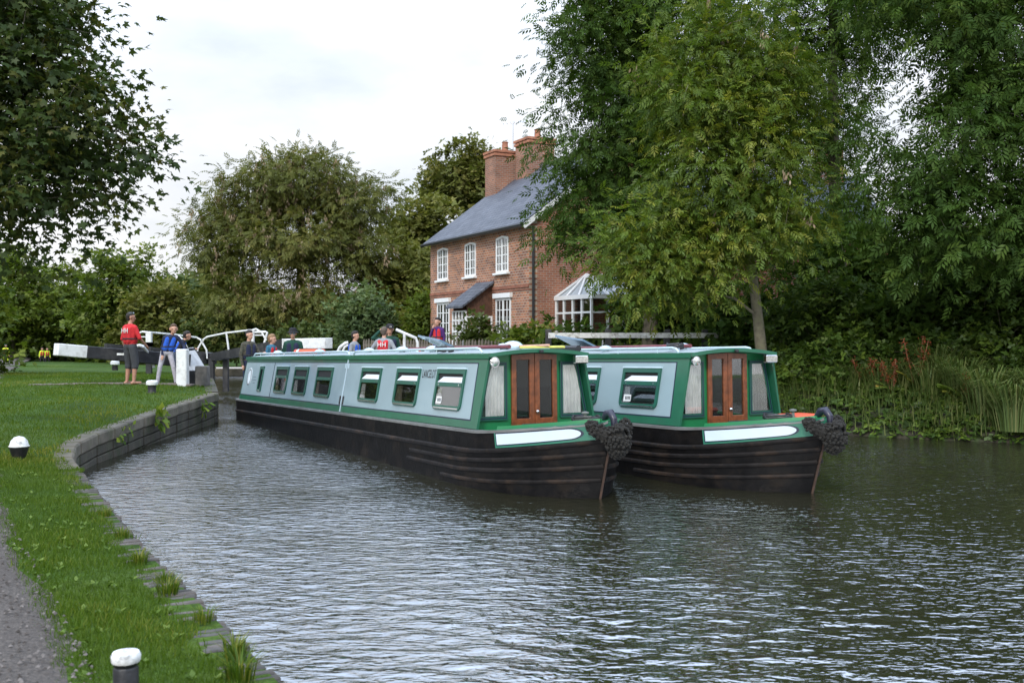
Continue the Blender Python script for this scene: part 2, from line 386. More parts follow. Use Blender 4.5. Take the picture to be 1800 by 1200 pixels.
def wavy_water():
    g = np.random.default_rng(5); rows = [3.0]
    while rows[-1] < 56: rows.append(rows[-1] * 1.0055)
    Y = np.array(rows)[:, None]; U = np.linspace(-0.70, 0.70, 200)[None, :]; X = Y * U; Y = np.broadcast_to(Y, X.shape)
    Z = np.zeros_like(X); sp = 0.006 * Y
    for i in range(46):
        lam = 0.10 * (0.42 / 0.10) ** g.random(); th = R(90) + g.normal(0, 0.42); k = 2 * PI / lam
        sl = 0.026 * g.uniform(.6, 1.3); w = np.clip((lam / sp - 2.5) / 3.0, 0, 1)
        patch_ = 0.75 + 0.45 * np.sin(X * g.uniform(.2, .7) + g.random() * 6) * np.sin(Y * g.uniform(.2, .6) + g.random() * 6)
        Z += w * patch_ * sl / k * np.sin(k * (X * math.cos(th) + Y * math.sin(th)) + g.random() * 6.28)
    r_, c_ = X.shape; V = np.stack([X, Y, Z], -1).reshape(-1, 3)
    ii = (np.arange(r_ - 1)[:, None] * c_ + np.arange(c_ - 1)[None, :]).reshape(-1); Q = np.stack([ii, ii + 1, ii + c_ + 1, ii + c_], -1)
    n0 = len(V); ex = np.array([(-60, -70, -.05), (95, -70, -.05), (95, 56.2, -.05), (-60, 56.2, -.05)]); V = np.vstack([V, ex]); Q = np.vstack([Q, [[n0, n0 + 1, n0 + 2, n0 + 3]]])
    me = bpy.data.meshes.new('canal_water'); me.vertices.add(len(V)); me.vertices.foreach_set('co', V.reshape(-1).astype(np.float32)); me.loops.add(len(Q) * 4); me.loops.foreach_set('vertex_index', Q.reshape(-1).astype(np.int32))
    me.polygons.add(len(Q)); me.polygons.foreach_set('loop_start', (np.arange(len(Q)) * 4).astype(np.int32)); me.update(calc_edges=True); me.polygons.foreach_set('use_smooth', [True] * len(Q))
    return link('canal_water', me, water_material())
tag(wavy_water(), kind='structure')

# gravel towpath
PATH = [(1.6, -1.0), (-0.2, 2.0), (-2.0, 4.73), (-3.1, 6.56), (-4.3, 8.5), (-7.4, 14), (-11.6, 22.3), (-23, 46), (-36, 75)]
py_ = [p[1] for p in PATH]; px_ = [p[0] for p in PATH]
mb = MB(); rows = []
for y in list(np.arange(-1, 30, 0.22)) + list(np.arange(30, 75, 1.0)):
    x0 = interp(y, py_, px_) + 0.07 * math.sin(y * 2.3) + 0.05 * math.sin(y * 5.9 + 1)+ rnd.uniform(-.04, .04)
    x1 = x0 - 1.9 + 0.12 * math.sin(y * 1.9)
    rows.append([(x, y, left_h(x, y) + (0.034 if k not in (0, 5) else 0.0)) for k, x in enumerate(np.linspace(x0, x1, 6))])
mb.grid(rows)
tag(mb.build('gravel_path', mat('gravel', (0.085, 0.070, 0.058), 0.95, 0.45, 38, bump=1.0, bscale=60, dirt=(0.07, 0.055, 0.045), dirt_amt=0.7, dirt_scale=1.5), smooth=True), kind='structure')
# loose stones on the path
def scatter_mesh(name, P, U, Nn, size, tv, tf, m, parent=None, rndv=None):
    P = np.asarray(P, float); n = len(P); U = np.asarray(U, float); Nn = np.asarray(Nn, float)
    U /= np.linalg.norm(U, axis=1, keepdims=True) + 1e-9
    V = np.cross(Nn, U); V /= np.linalg.norm(V, axis=1, keepdims=True) + 1e-9
    Nn = np.cross(U, V); tv = np.asarray(tv, float); tf = np.asarray(tf, int); k = len(tv); q = tf.shape[1]; nf = len(tf)
    size = np.broadcast_to(np.asarray(size, float), (n,))
    X = P[:, None, :] + size[:, None, None] * (tv[None, :, 0:1] * U[:, None, :] + tv[None, :, 1:2] * V[:, None, :] + tv[None, :, 2:3] * Nn[:, None, :])
    me = bpy.data.meshes.new(name); me.vertices.add(n * k); me.vertices.foreach_set('co', X.reshape(-1).astype(np.float32))
    idx = (tf[None] + (np.arange(n) * k)[:, None, None]).reshape(-1)
    me.loops.add(len(idx)); me.loops.foreach_set('vertex_index', idx.astype(np.int32))
    me.polygons.add(n * nf); me.polygons.foreach_set('loop_start', (np.arange(n * nf) * q).astype(np.int32))
    try: me.polygons.foreach_set('loop_total', np.full(n * nf, q, np.int32))
    except Exception: pass
    me.update(calc_edges=True)
    rv = RNG.random(n) if rndv is None else rndv
    at_ = me.attributes.new('rnd', 'FLOAT', 'FACE'); at_.data.foreach_set('value', np.repeat(rv, nf).astype(np.float32))
    return link(name, me, m, parent)

TETRA_V = [(-0.5, -0.4, 0), (0.5, -0.35, 0), (0.1, 0.5, 0), (0, 0, 0.45)]
TETRA_F = [(0, 1, 3), (1, 2, 3), (2, 0, 3)]
P = []
for _ in range(5200):
    y = 3.5 + 9 * rnd.random() ** 1.6; x = interp(y, py_, px_) - rnd.uniform(-0.05, 1.8); P.append((x, y, left_h(x, y) + 0.03))
P = np.array(P); n = len(P); a = RNG.random(n) * 6.28
tag(scatter_mesh('loose_gravel', P, np.c_[np.cos(a), np.sin(a), np.zeros(n)], np.tile([0, 0, 1.0], (n, 1)), RNG.uniform(0.008, 0.03, n), TETRA_V, TETRA_F,
    leaf_mat('gravel_stones', (0.045, 0.037, 0.03), (0.095, 0.08, 0.068), (0.19, 0.165, 0.145), 0.0, 0.03)), 'loose brown gravel stones lying on the towpath', 'gravel', kind='stuff')

# ------------------------------------------------------------------ grass of the towpath side
def edge_xv(y): return np.where(y > 51, -8 + (y - 51) * 0.577, np.interp(y, EDGE_Y, EDGE_X))
def left_hv(x, y):
    e = np.interp(y, EDGE_Y + [52, 70, 400], EDGE_Z + [0.45, 0.35, 0.35]); t = np.maximum(0, edge_xv(y) - x)
    top = np.interp(y, [-40, 8, 14, 22, 27, 34, 45, 70, 400], [0.40, 0.40, 0.46, 0.74, 0.86, 0.86, 0.5, 0.3, 0.3])
    k = np.minimum(1, t / 1.6); h = e + (top - e) * k * k * (3 - 2 * k)
    h = h + np.minimum(1, np.maximum(0, t - 9) / 30) * 0.25 * np.sin(x * 0.2 + y * 0.13)
    return h + 0.012 * np.sin(x * 2.1 + 0.7 * y) * np.sin(y * 1.3) * k
BLADE_V = [(-0.0, -0.06, 0), (0.0, 0.06, 0), (0.12, 0.045, 0.6), (0.12, -0.045, 0.6), (0.36, 0, 1.0)]
BLADE_Q = [(0, 1, 2, 3), (3, 2, 4, 4)]
BLADE_T = [(0, 1, 2), (0, 2, 3), (3, 2, 4)]
def grass_patch(n, y0, y1, tmax, size, wid, power, keep_path=True):
    y = y0 + (y1 - y0) * RNG.random(n) ** power
    t = tmax * RNG.random(n) ** 0.95 + 0.07 + 0.10 * np.sin(y * 3.1) * np.sin(y * 1.7 + 2) + 0.05 * np.sin(y * 9.3) + 0.11 * np.clip((9.6 - y) / 2.0, 0, 1) * (RNG.random(n) < .93)
    x = edge_xv(y) - t
    ok = np.ones(n, bool)
    if keep_path:
        xr = np.interp(y, py_, px_); ok &= ~((x < xr - 0.16 + 0.24 * RNG.random(n)) & (x > xr - 2.0))
    vis = (x / np.maximum(y, 0.1) > -0.56); ok &= vis
    x, y = x[ok], y[ok]; m_ = len(x); a = RNG.random(m_) * 2 * PI
    clump = 0.5 + 0.5 * np.sin(x * 3.3 + np.sin(y * 2.1) * 2) * np.sin(y * 2.7 + 1.3)
    s = size * (0.45 + 0.75 * RNG.random(m_)) * (0.75 + 0.5 * clump)
    N_ = np.c_[0.35 * RNG.standard_normal(m_), 0.35 * RNG.standard_normal(m_), np.ones(m_)]
    dry = np.clip(np.sin(x * .9 + 1.3 * np.sin(y * .6)) * np.sin(y * .75 + x * .4) , 0, 1); rv = np.clip(0.12 + 0.4 * clump * RNG.random(m_) + 0.35 * RNG.random(m_) + .45 * dry * RNG.random(m_), 0, 1)
    tv = np.array(BLADE_V); tv[:, 1] *= wid
    return np.c_[x, y, left_hv(x, y) - 0.005], np.c_[np.cos(a), np.sin(a), np.zeros(m_)], N_, s, tv, rv
GRASSM = leaf_mat('grass_blades', (0.032, 0.074, 0.010), (0.070, 0.138, 0.017), (0.20, 0.22, 0.055), 0.34, 0.03)
for nm, args, lab in (('grass', (270000, 3.9, 13.5, 5.2, 0.055, 0.75, 1.7), 'short green grass of the verge between gravel path and brick edging'),
                      ('grass', (110000, 12.5, 32, 9.0, 0.055, 1.7, 1.3), 'mown green grass sloping up to the lock side')):
    P, U, NN, s, tv, rv = grass_patch(*args)
    # blades: U is lean direction, third axis is up -> template z runs along the blade
    tag(scatter_mesh(nm, P, U, NN, s, tv, BLADE_T, GRASSM, rndv=rv), lab, 'grass', kind='stuff')
# broad-leaved weeds (plantain, dock) in the near verge
KITE = [(0, 0, 0), (0.5, 0.28, 0.10), (1, 0, 0.02), (0.5, -0.28, 0.10)]
P, U, NN, s = [], [], [], []
for _ in range(260):
    y = 4.2 + 8 * rnd.random() ** 1.5; x = edge_x(y) - rnd.uniform(0.25, 1.9)
    if interp(y, py_, px_) - 0.05 > x: continue
    z = left_h(x, y)
    for k in range(rnd.randint(3, 6)):
        a = rnd.random() * 6.28; P.append((x, y, z + 0.015)); U.append((math.cos(a), math.sin(a), rnd.uniform(0.3, 1.0))); NN.append((-math.cos(a) * 0.5, -math.sin(a) * 0.5, 1)); s.append(rnd.uniform(0.03, 0.06))
tag(scatter_mesh('verge_weeds', P, U, NN, s, KITE, [(0, 1, 2, 3)], leaf_mat('weed_leaf', (0.05, 0.10, 0.02), (0.08, 0.15, 0.03), (0.14, 0.22, 0.06), 0.25, 0.05)),
    'broad leaved weeds scattered through the towpath verge', 'weeds', kind='stuff')

# ------------------------------------------------------------------ brick edging of the bank and wing wall
EDG = empty('brick_edging', (0, 0, 0), label='worn blue-grey brick edging along the grass verge of the canal', cat='edging')
bm_m = [mat('edging_brick_a', (0.085, 0.078, 0.068), 0.9, 0.45, 9, bump=0.8, dirt=(0.035, 0.05, 0.018), dirt_amt=0.7, dirt_scale=4), mat('edging_brick_b', (0.115, 0.098, 0.085), 0.9, 0.45, 9, bump=0.8, dirt=(0.045, 0.05, 0.022), dirt_amt=0.6, dirt_scale=4)]
protos = []
for k in range(4):
    b = MB(); b.box((0, 0, 0), (0.225 + 0.015 * k, 0.062, 0.10)); me = b.mesh('brick'); bmx = bmesh.new(); bmx.from_mesh(me)
    bmesh.ops.bevel(bmx, geom=list(bmx.edges), offset=0.008, segments=1, affect='EDGES'); bmx.to_mesh(me); bmx.free(); me.materials.append(bm_m[k % 2]); protos.append(me)
y = 3.2
while y < 12.6:
    x = edge_x(y); d = Vector((edge_x(y + 0.1) - x, 0.1, 0)).normalized(); nrm = Vector((-d.y, d.x, 0))
    o = bpy.data.objects.new('brick', protos[rnd.randrange(4)]); COL.objects.link(o); o.parent = EDG
    p = Vector((x, y, 0)) + nrm * (0.10 + rnd.uniform(-0.012, 0.012))
    o.location = (p.x, p.y, interp(y, EDGE_Y, EDGE_Z) - 0.046 + rnd.uniform(-0.012, 0.012))
    o.rotation_euler = (rnd.uniform(-.04, .04), rnd.uniform(-.04, .04), math.atan2(nrm.y, nrm.x) + rnd.uniform(-.04, .04))
    y += 0.079 * d.y + 0.0
# tufts growing on the edging
def tuft(loc, n, h, spread, label, m, wid=0.7, group=None, name='grass_tuft', cat='plant'):
    P, U, NN, s, rv = [], [], [], [], []
    for _ in range(n):
        a = rnd.random() * 6.28; r = spread * rnd.random() ** 0.6; l = rnd.uniform(0.1, 0.75)
        P.append((r * 0.35 * math.cos(a), r * 0.35 * math.sin(a), -0.01)); U.append((math.cos(a), math.sin(a), 0)); NN.append((math.cos(a) * l, math.sin(a) * l, 1)); s.append(h * rnd.uniform(0.5, 1.1))
    tv = np.array(BLADE_V); tv[:, 1] *= wid; tv[4] = (0.55, 0, 0.9)
    o = scatter_mesh(name, P, U, NN, s, tv, BLADE_T, m); o.location = loc
    return tag(o, label, cat, group)
for y, t, hh_, lab in ((5.35, 0.12, .15, 'tall bushy grass tuft on the edging beside the chipped bollard'), (6.05, 0.10, .10, 'small grass tuft alone on the edging bricks'), (6.7, 0.16, .13, None), (7.05, 0.1, .09, None), (7.6, 0.15, .12, None), (8.6, 0.1, .10, None), (5.0, 0.2, .17, 'largest grass tuft spilling over the edging beside the near bollard'), (9.6, .12, .10, None)):
    tuft((edge_x(y) - t, y, interp(y, EDGE_Y, EDGE_Z) + 0.02), 130, hh_, 0.2, lab or 'short green grass tuft sprouting between the edging bricks', GRASSM, 0.5, None if lab else 'tufts on the brick edging')

WALL = empty('wing_wall', (0, 0, 0), label='curved dark stone wing wall leading up to the lock', cat='wall')
stone_m = [mat('cope_stone', (0.12, 0.102, 0.074), 0.9, 0.35, 3, bump=0.7, dirt=(0.06, 0.07, 0.025), dirt_amt=0.7), mat('wall_stone', (0.05, 0.042, 0.028), 0.85, 0.4, 4, bump=0.7, dirt=(0.03, 0.045, 0.012), dirt_amt=0.9)]
y = 12.75; i = 0
while y < 23.4:
    ln = rnd.uniform(0.7, 1.05) if y > 14.8 else 0.45
    y2 = min(23.6, y + ln); a = Vector((edge_x(y), y, interp(y, EDGE_Y, EDGE_Z))); b = Vector((edge_x(y2), y2, interp(y2, EDGE_Y, EDGE_Z)))
    d = (b - a); nn = Vector((d.y, -d.x, 0)).normalized(); g = d.normalized() * 0.008
    zt = 0.006; hc = 0.20
    m_ = MB(); m_.bar(a + g + Vector((0, 0, zt - hc / 2)) - nn * 0.09, b - g + Vector((0, 0, zt - hc / 2)) - nn * 0.09, 0.29 + rnd.uniform(-.02, .02), hc)
    m_.build('coping_stone', stone_m[0], WALL, bevel=0.025)
    zc = zt - hc; k = 0
    while a.z + zc > -0.25:
        hh = 0.17; off = (0.0 if k % 2 else 0.0)
        m_ = MB(); m_.bar(a + g + Vector((0, 0, zc - hh / 2)) - nn * (0.12 - rnd.uniform(0, .02)), b - g + Vector((0, 0, zc - hh / 2)) - nn * 0.12, 0.30, hh - 0.014)
        m_.build('wall_block', stone_m[1], WALL, bevel=0.015); zc -= hh; k += 1
    y = y2
# lock side wall continues beyond
for (y0, y1) in ((23.6, 30), (30, 40), (40, 51)):
    m_ = MB(); m_.bar((edge_x(y0) - 0.12, y0, left_h(edge_x(y0), y0) - 0.45), (edge_x(y1) - 0.12, y1, left_h(edge_x(y1), y1) - 0.45), 0.3, 0.95)
    m_.build('lock_side', stone_m[1], WALL)
# weeds on the wing wall
IVY = leaf_mat('wall_weed', (0.05, 0.11, 0.02), (0.10, 0.19, 0.03), (0.2, 0.27, 0.05), 0.3, 0.05)
for (px, py, d, n, sp, ls, lab) in ((263, 735, 18.9, 40, 0.17, 0.14, 'largest leafy weed hanging down the middle of the wing wall'), (285, 730, 19.4, 20, 0.10, 0.11, 'yellowish leafy weed close beside the largest wall weed'), (192, 765, 16.9, 14, 0.08, 0.10, 'small pale weed in the joint below the wing wall coping'), (215, 752, 17.4, 9, .07, .08, 'tiny weed between the small pale and the largest wall weeds'), (345, 712, 22.0, 22, .2, .09, 'spreading weed at the lock end of the wing wall')):
    c = at(px, py, d); c.x = edge_x(d) + 0.1
    P, U, NN, s = [], [], [], []
    for _ in range(n):
        P.append((0, rnd.gauss(0, .015), rnd.gauss(0, .015))); U.append((rnd.uniform(.1, .6), rnd.uniform(-.8, .8), rnd.uniform(-1.2, .7))); NN.append((1, rnd.uniform(-.5, .5), .7)); s.append((sp + ls) * rnd.uniform(.35, 1.25))
    o = scatter_mesh('wall_plant', P, U, NN, s, [(0, -.012, 0), (0, .012, 0), (.5, .012, .08), (.5, -.012, .08), (.48, 0, .08), (.72, .25, .06), (1, 0, -.05), (.72, -.25, .06)], [(0, 1, 2, 3), (4, 5, 6, 7)], IVY); o.location = c
    tag(o, lab, 'plant')

# ------------------------------------------------------------------ mooring bollards
BLK = mat('black_paint', (0.018, 0.018, 0.02), 0.45, 0.4, 9, bump=0.2, dirt=(0.09, 0.075, 0.06), dirt_amt=0.5)
WHT = mat('white_paint', (0.74, 0.74, 0.71), 0.55, 0.08, 7, bump=0.15, dirt=(0.33, 0.31, 0.27), dirt_amt=0.55, dirt_scale=5)
CHIP = mat('chipped_white', (0.72, 0.71, 0.68), 0.6, 0.08, 9, bump=0.3, dirt=(0.10, 0.09, 0.08), dirt_amt=0.95, dirt_scale=14)
def bollard(loc, prof_body, prof_cap, label, cap=WHT):
    r = empty('mooring_bollard', loc, label=label, cat='bollard', group=None)
    m_ = MB(); m_.lathe(prof_body, seg=20); m_.build('post', BLK, r, smooth=True)
    m_ = MB(); m_.lathe(prof_cap, seg=20); m_.build('cap', cap, r, smooth=True)
bx = at(220, 1175, 4.55)
bollard((bx.x, bx.y, 0.36), [(0.056, -.1), (0.056, .17), (0.05, .18), (0.062, .2)], [(0.06, .198), (0.064, .205), (0.066, .23), (0.058, .245), (.03, .252), (.005, .254)], 'black mooring bollard with chipped white flat cap on the near verge', CHIP)
bx = at(33, 800, 13.3)
bollard((bx.x, bx.y, left_h(bx.x, bx.y) - .01), [(0.07, -.1), (0.07, .02), (.085, .05), (0.125, .17), (.13, .185)], [(0.13, .184), (.132, .195), (.12, .2), (0.105, .26), (.06, .31), (.005, .325)], 'flared black bollard with white domed top standing in the grass', CHIP)
bx = at(267, 692, 22.6)
bollard((bx.x, bx.y, left_h(bx.x, bx.y) - .02), [(0.10, -.1), (0.095, .05), (.085, .07), (0.095, .2)], [(0.10, .195), (.125, .21), (.128, .28), (.09, .31), (.01, .315)], 'black and white bollard on the grass by the lock wing wall')
for px, py, d in ((202, 637, 36), (234, 648, 31)):
    bx = at(px, py, d); bollard((bx.x, bx.y, left_h(bx.x, bx.y) - .02), [(0.11, -.1), (0.10, .22)], [(0.11, .2), (.16, .24), (.15, .34), (.09, .38), (.01, .39)], ['white rounded bollard top under the long balance beam', 'white capped bollard behind the man in shorts'][d < 33])

# ------------------------------------------------------------------ narrowboats
BOAT_ANG = math.atan2(-0.8725, 0.4886); PITCH = -0.0223
GREEN = mat('boat_green', (0.016, 0.115, 0.060), 0.32, 0.12, 3, bump=0.05, dirt=(0.03, 0.10, 0.06), dirt_amt=0.4, coat=0.15)
GREEN2 = mat('boat_bright_green', (0.012, 0.17, 0.055), 0.35, 0.1, 3, bump=0.04, coat=0.15)
TEAL = mat('boat_window_green', (0.014, 0.095, 0.062), 0.3, 0.12, 4)
BGREY = mat('boat_blue_grey', (0.26, 0.345, 0.365), 0.3, 0.06, 1.2, bump=0.06, bscale=1.6, dirt=(0.19, 0.26, 0.29), dirt_amt=0.55, dirt_scale=1.3, coat=0.25)
NAVY = mat('navy_line', (0.012, 0.014, 0.04), 0.4)
HULL = mat('hull_black', (0.0065, 0.006, 0.006), 0.45, 0.4, 4, bump=0.25, bscale=14, dirt=(0.024, 0.018, 0.013), dirt_amt=0.6, dirt_scale=3.2, spec=.10)
STRK = mat('strake_worn', (0.012, 0.010, 0.009), 0.6, 0.5, 5, bump=0.4, dirt=(0.07, 0.042, 0.024), dirt_amt=0.6, spec=.15, dirt_scale=2.2)
GUNW = mat('gunwale_grey', (0.16, 0.16, 0.15), 0.6, 0.25, 5, dirt=(0.06, .055, .05), dirt_amt=0.7)
ROOFM = mat('roof_grey', (0.30, 0.35, 0.36), 0.6, 0.15, 3, dirt=(0.2, .21, .2), dirt_amt=0.6)
RAILM = mat('handrail_pale', (0.50, 0.62, 0.66), 0.35, 0.08, 5)
WOOD = mat('door_mahogany', (0.19, 0.055, 0.017), 0.35, 0.35, 14, bump=0.1, dirt=(0.10, 0.028, 0.010), dirt_amt=0.6, dirt_scale=9, coat=0.3)
DARK = mat('painted_interior_shade', (0.012, 0.012, 0.011), 0.8)  # near-black colour stands in for the unlit cabin interior
CURT = mat('curtain_cloth', (0.82, 0.79, 0.72), 0.9, 0.12, 6)
CURTD = mat('curtain_tan', (0.30, 0.25, 0.18), 0.9, 0.3, 4)
CHRO = mat('chrome', (0.7, 0.7, 0.72), 0.18, 0.05, 5, metal=1.0)
GLASS = glass_mat('window_glass', (0.98, 0.985, 0.985), 0.75)
FLASH = mat('flash_white', (0.62, 0.72, 0.74), 0.35, 0.05, 3)
LENS = mat('lamp_lens', (0.7, 0.69, 0.64), 0.15, 0.25, 25, metal=.8)
ROPE = mat('fender_rope', (0.020, 0.018, 0.014), 0.95, 0.5, 30, bump=1.0, bscale=60)
RUST = mat('rust', (0.05, 0.027, 0.016), 0.8, 0.5, 9, bump=0.5)

XE = 12.6
def stem_x(z): return 14.66 + 0.34 * min(1.1, max(-0.6, (z + 0.32) / 1.05))
def zg(x): return 0.485 + (0.175 * ((x - 13.2) / 1.8) ** 1.35 if x > 13.2 else 0)
def zs1(x): return 0.21 + (0.22 * ((x - 13.0) / 2.0) ** 1.5 if x > 13.0 else 0)
def hb(x, z):
    b = 1.04
    if x > XE:
        u = min(1.0, (x - XE) / (stem_x(z) - XE)); zn = min(1, max(0, (z + 0.4) / 1.1))
        b *= (1 - u ** 2.9) ** 0.92 * (1 - 0.16 * u * (1 - zn))
    if x < 0.6: b *= max(0.0, 1 - ((0.6 - x) / 1.06) ** 2.6) ** 0.5
    return max(0.0, b)
def HP(x, z, sgn, off=0.0):
    x = min(x, stem_x(z)); e = 0.01
    b = hb(x, z); nx = 0
    db = (hb(x + e, z) - hb(max(-.44, x - e), z)) / (2 * e); l = math.sqrt(1 + db * db)
    return Vector((x - db / l * off, sgn * (b + off / l), z))
def patch(mb_, xs, zf0, zf1, nz, off, sgn):
    mb_.grid([[HP(x, zf0(x) + (zf1(x) - zf0(x)) * j / nz, sgn, off) for j in range(nz + 1)] for x in xs])
def side_y(z): return 0.965 - 0.19 * (z - 0.49)
ZR = 1.505
def SP(sgn):           # a point on the sloping cabin side: u along, v height, t proud
    def f(u, v, t):
        return Vector((u, sgn * (side_y(v) + t * 0.982), v + t * 0.187))
    return f
def round_rect(u0, u1, v0, v1, rb=0.0, rt=0.0, n=5):
    p = []
    for (cx, cy, r, a0) in ((u0 + rb, v0 + rb, rb, 180), (u1 - rb, v0 + rb, rb, 270), (u1 - rt, v1 - rt, rt, 0), (u0 + rt, v1 - rt, rt, 90)):
        for k in range(n):
            a = R(a0 + 90 * k / (n - 1)); p.append((cx + max(r, 1e-4) * math.cos(a), cy + max(r, 1e-4) * math.sin(a)))
    return p
def roof_z(y): return ZR + 0.062 * (1 - (y / 0.79) ** 2)

def make_boat(label):
    B = empty('narrowboat', (-6.06, 25.31, 0), (0, PITCH, BOAT_ANG), label, 'boat')
    # hull
    m_ = MB()
    xs = [-0.455, -0.44, -0.40, -0.3, -0.15, 0.05, 0.3, 0.6] + list(np.arange(1.5, 12, 1.5)) + list(np.linspace(12, 15.06, 22))
    for sg in (-1, 1):
        m_.grid([[HP(x, -0.75 + (zg(x) + 0.75) * j / 8, sg) for j in range(9)] for x in xs])
    m_.build('hull', HULL, B, smooth=50)
    # stem bar
    m_ = MB(); m_.tube([(stem_x(z) + 0.012, 0, z) for z in np.linspace(-0.7, 0.62, 9)] + [(14.95, 0, 0.68)], [0.016] * 9 + [0.02], 8); m_.build('stem_bar', RUST, B, smooth=True)
    # rubbing strakes
    def strake(zf, x0, x1, r, mat_):
        for sg in (-1, 1):
            m2 = MB(); q = [x for x in np.linspace(x0, x1, 46)]
            P0 = []
            for x in q:
                z = zf(x); xx = min(x, stem_x(z) - 0.012); P0.append([HP(xx, z + dz, sg, of) for dz, of in ((-r * 1.5, -.004), (-r, r * .9), (0, r * 1.25), (r, r * .9), (r * 1.5, -.004))])
            m2.grid(P0); m2.build('rubbing_strake', mat_, B, smooth=60)
    strake(zs1, -0.3, 14.98, 0.024, STRK)
    strake(lambda x: 0.075 + 0.19 * (max(0, x - 12.6) / 2.3) ** 1.6, 11.1, 14.9, 0.022, STRK)
    strake(lambda x: -0.05 + 0.15 * (max(0, x - 12.6) / 2.3) ** 1.6, 11.0, 14.85, 0.022, STRK)
    strake(lambda x: -0.18 + 0.10 * (max(0, x - 12.8) / 2.0) ** 1.6, 12.2, 14.75, 0.02, STRK)
    # gunwale capping and decks
    for sg in (-1, 1):
        m2 = MB(); P0 = []
        for x in xs[2:]:
            z = zg(x); x_ = min(x, stem_x(z) - .03); b = hb(x_, z); iy = max(0, b - 0.11)
            P0.append([Vector((x_, sg * (b + .012), z - .03)), Vector((x_, sg * (b + .012), z + .006)), Vector((x_, sg * iy, z + .006))])
        m2.grid(P0); m2.build('gunwale', GUNW, B)
    m_ = MB(); q = [x for x in xs if x <= 0.6]
    m_.grid([[Vector((x, s_ * (hb(x, .4) - .02), 0.47)) for s_ in (-1, -.5, 0, .5, 1)] for x in q]); m_.build('stern_deck', mat('deck_grey', (0.1, 0.1, 0.1), 0.8, .3, 8), B)
    m_ = MB(); q = np.linspace(13.75, 15.0, 10)
    m_.grid([[Vector((min(x, 14.97), s_ * max(0.0, hb(min(x, 14.97), zg(x)) - .05), zg(x) - .0 + 0.035 * (1 - abs(s_)))) for s_ in (-1, -.5, 0, .5, 1)] for x in q])
    m_.build('foredeck', GREEN2, B, smooth=True)
    m_ = MB(); m_.box((13.35, 0, 0.22), (0.7, 1.3, 0.03)); m_.box((13.77, 0, 0.44), (0.03, 1.2, 0.3)); m_.build('well_deck', mat('well_deck_dark', (0.03, 0.05, 0.04), 0.8), B)
    # green bow flanks with white flash
    for sg in (-1, 1):
        m2 = MB(); patch(m2, np.linspace(13.62, 14.97, 16), lambda x: zs1(x) + .035, lambda x: zg(x) + .012, 4, .009, sg); fl = m2.build('bow_flank', mat('bow_green', (0.03, 0.17, 0.105), 0.4, .12, 4, dirt=(.06, .16, .11), dirt_amt=.5), B, smooth=60)
        m2 = MB(); xq = list(np.linspace(13.66, 14.57, 12)) + list(14.58 + .12 * np.sin(np.linspace(0, PI / 2, 10))); lo = lambda x: zs1(x) + .075; hi = lambda x: zg(x) - .045
        P0 = []
        for x in xq:
            k = max(0.0, (x - 14.58) / 0.12); k = math.sqrt(max(0, 1 - k * k)) if x > 14.58 else 1
            c = (lo(x) + hi(x)) / 2; h = (hi(x) - lo(x)) / 2 * max(k, .02); P0.append([HP(x, c + h * j, sg, .0155) for j in (-1, -.33, .33, 1)])
        m2.grid(P0); m2.build('white_flash', FLASH, fl, smooth=60)
        m2 = MB(); P0 = []
        for x in list(np.linspace(13.645, 14.57, 12)) + list(14.58 + .1449 * np.sin(np.linspace(0, PI / 2, 10))):
            k = max(0.0, (x - 14.58) / 0.145); k = math.sqrt(max(0, 1 - k * k)) if x > 14.58 else 1
            c = (lo(x) + hi(x)) / 2; h = ((hi(x) - lo(x)) / 2 + .014) * max(k, .02); P0.append([HP(x, c + h * j, sg, .0125) for j in (-1, -.33, .33, 1)])
        m2.grid(P0); m2.build('flash_border', NAVY, fl, smooth=60)
        # upstand along the top of the flank
        m2 = MB(); P0 = []
        for x in np.linspace(13.60, 14.85, 14):
            b = hb(x, zg(x)); P0.append([Vector((x, sg * max(.02, b - .05), zg(x) + .0)), Vector((x, sg * max(.02, b - .065), zg(x) + .055)), Vector((x, sg * max(.015, b - .09), zg(x) + .055)), Vector((x, sg * max(.01, b - .1), zg(x) - .02))])
        m2.grid(P0); m2.build('bow_coaming', GREEN2, B)
    # cabin shell
    XB, XF, XW = 0.42, 13.04, 13.19
    m_ = MB()
    for sg in (-1, 1):
        y0, y1 = sg * side_y(.49), sg * side_y(ZR)
        m_.add([(XB - .06, y0, .49), (XW - .03, y0, .50), (XW, y1, ZR), (XB + .1, y1, ZR), (XB - .06, y0 - sg * .035, .49), (XW - .03, y0 - sg * .035, .50), (XW, y1 - sg * .035, ZR), (XB + .1, y1 - sg * .035, ZR)],
               [(0, 1, 2, 3), (4, 7, 6, 5), (1, 5, 6, 2), (0, 3, 7, 4), (0, 4, 5, 1), (3, 2, 6, 7)])
    m_.build('cabin_side', GREEN, B)
    m_ = MB(); m_.prism([(-side_y(.49) + .03, .45), (side_y(.49) - .03, .45), (side_y(ZR) - .035, ZR)] + [(y, roof_z(y) - .02) for y in (.5, .25, 0, -.25, -.5)] + [(-side_y(ZR) + .035, ZR)], lambda u, v, t: Vector((t, u, v)), XF - .03, XF)
    m_.build('front_bulkhead', GREEN2, B)
    m_ = MB(); m_.prism([(-side_y(.49) + .03, .45), (side_y(.49) - .03, .45), (side_y(ZR) - .035, ZR)] + [(y, roof_z(y) - .02) for y in (.5, .25, 0, -.25, -.5)] + [(-side_y(ZR) + .035, ZR)], lambda u, v, t: Vector((t, u, v)), XB + .06, XB + .09)
    m_.build('rear_bulkhead', GREEN, B)
    m_ = MB(); yy = np.linspace(-.80, .80, 13)
    m_.grid([[Vector((x, y, roof_z(min(.79, abs(y))) + .004)) for y in yy] for x in (XB + .04, 4, 8, XW + .05)])
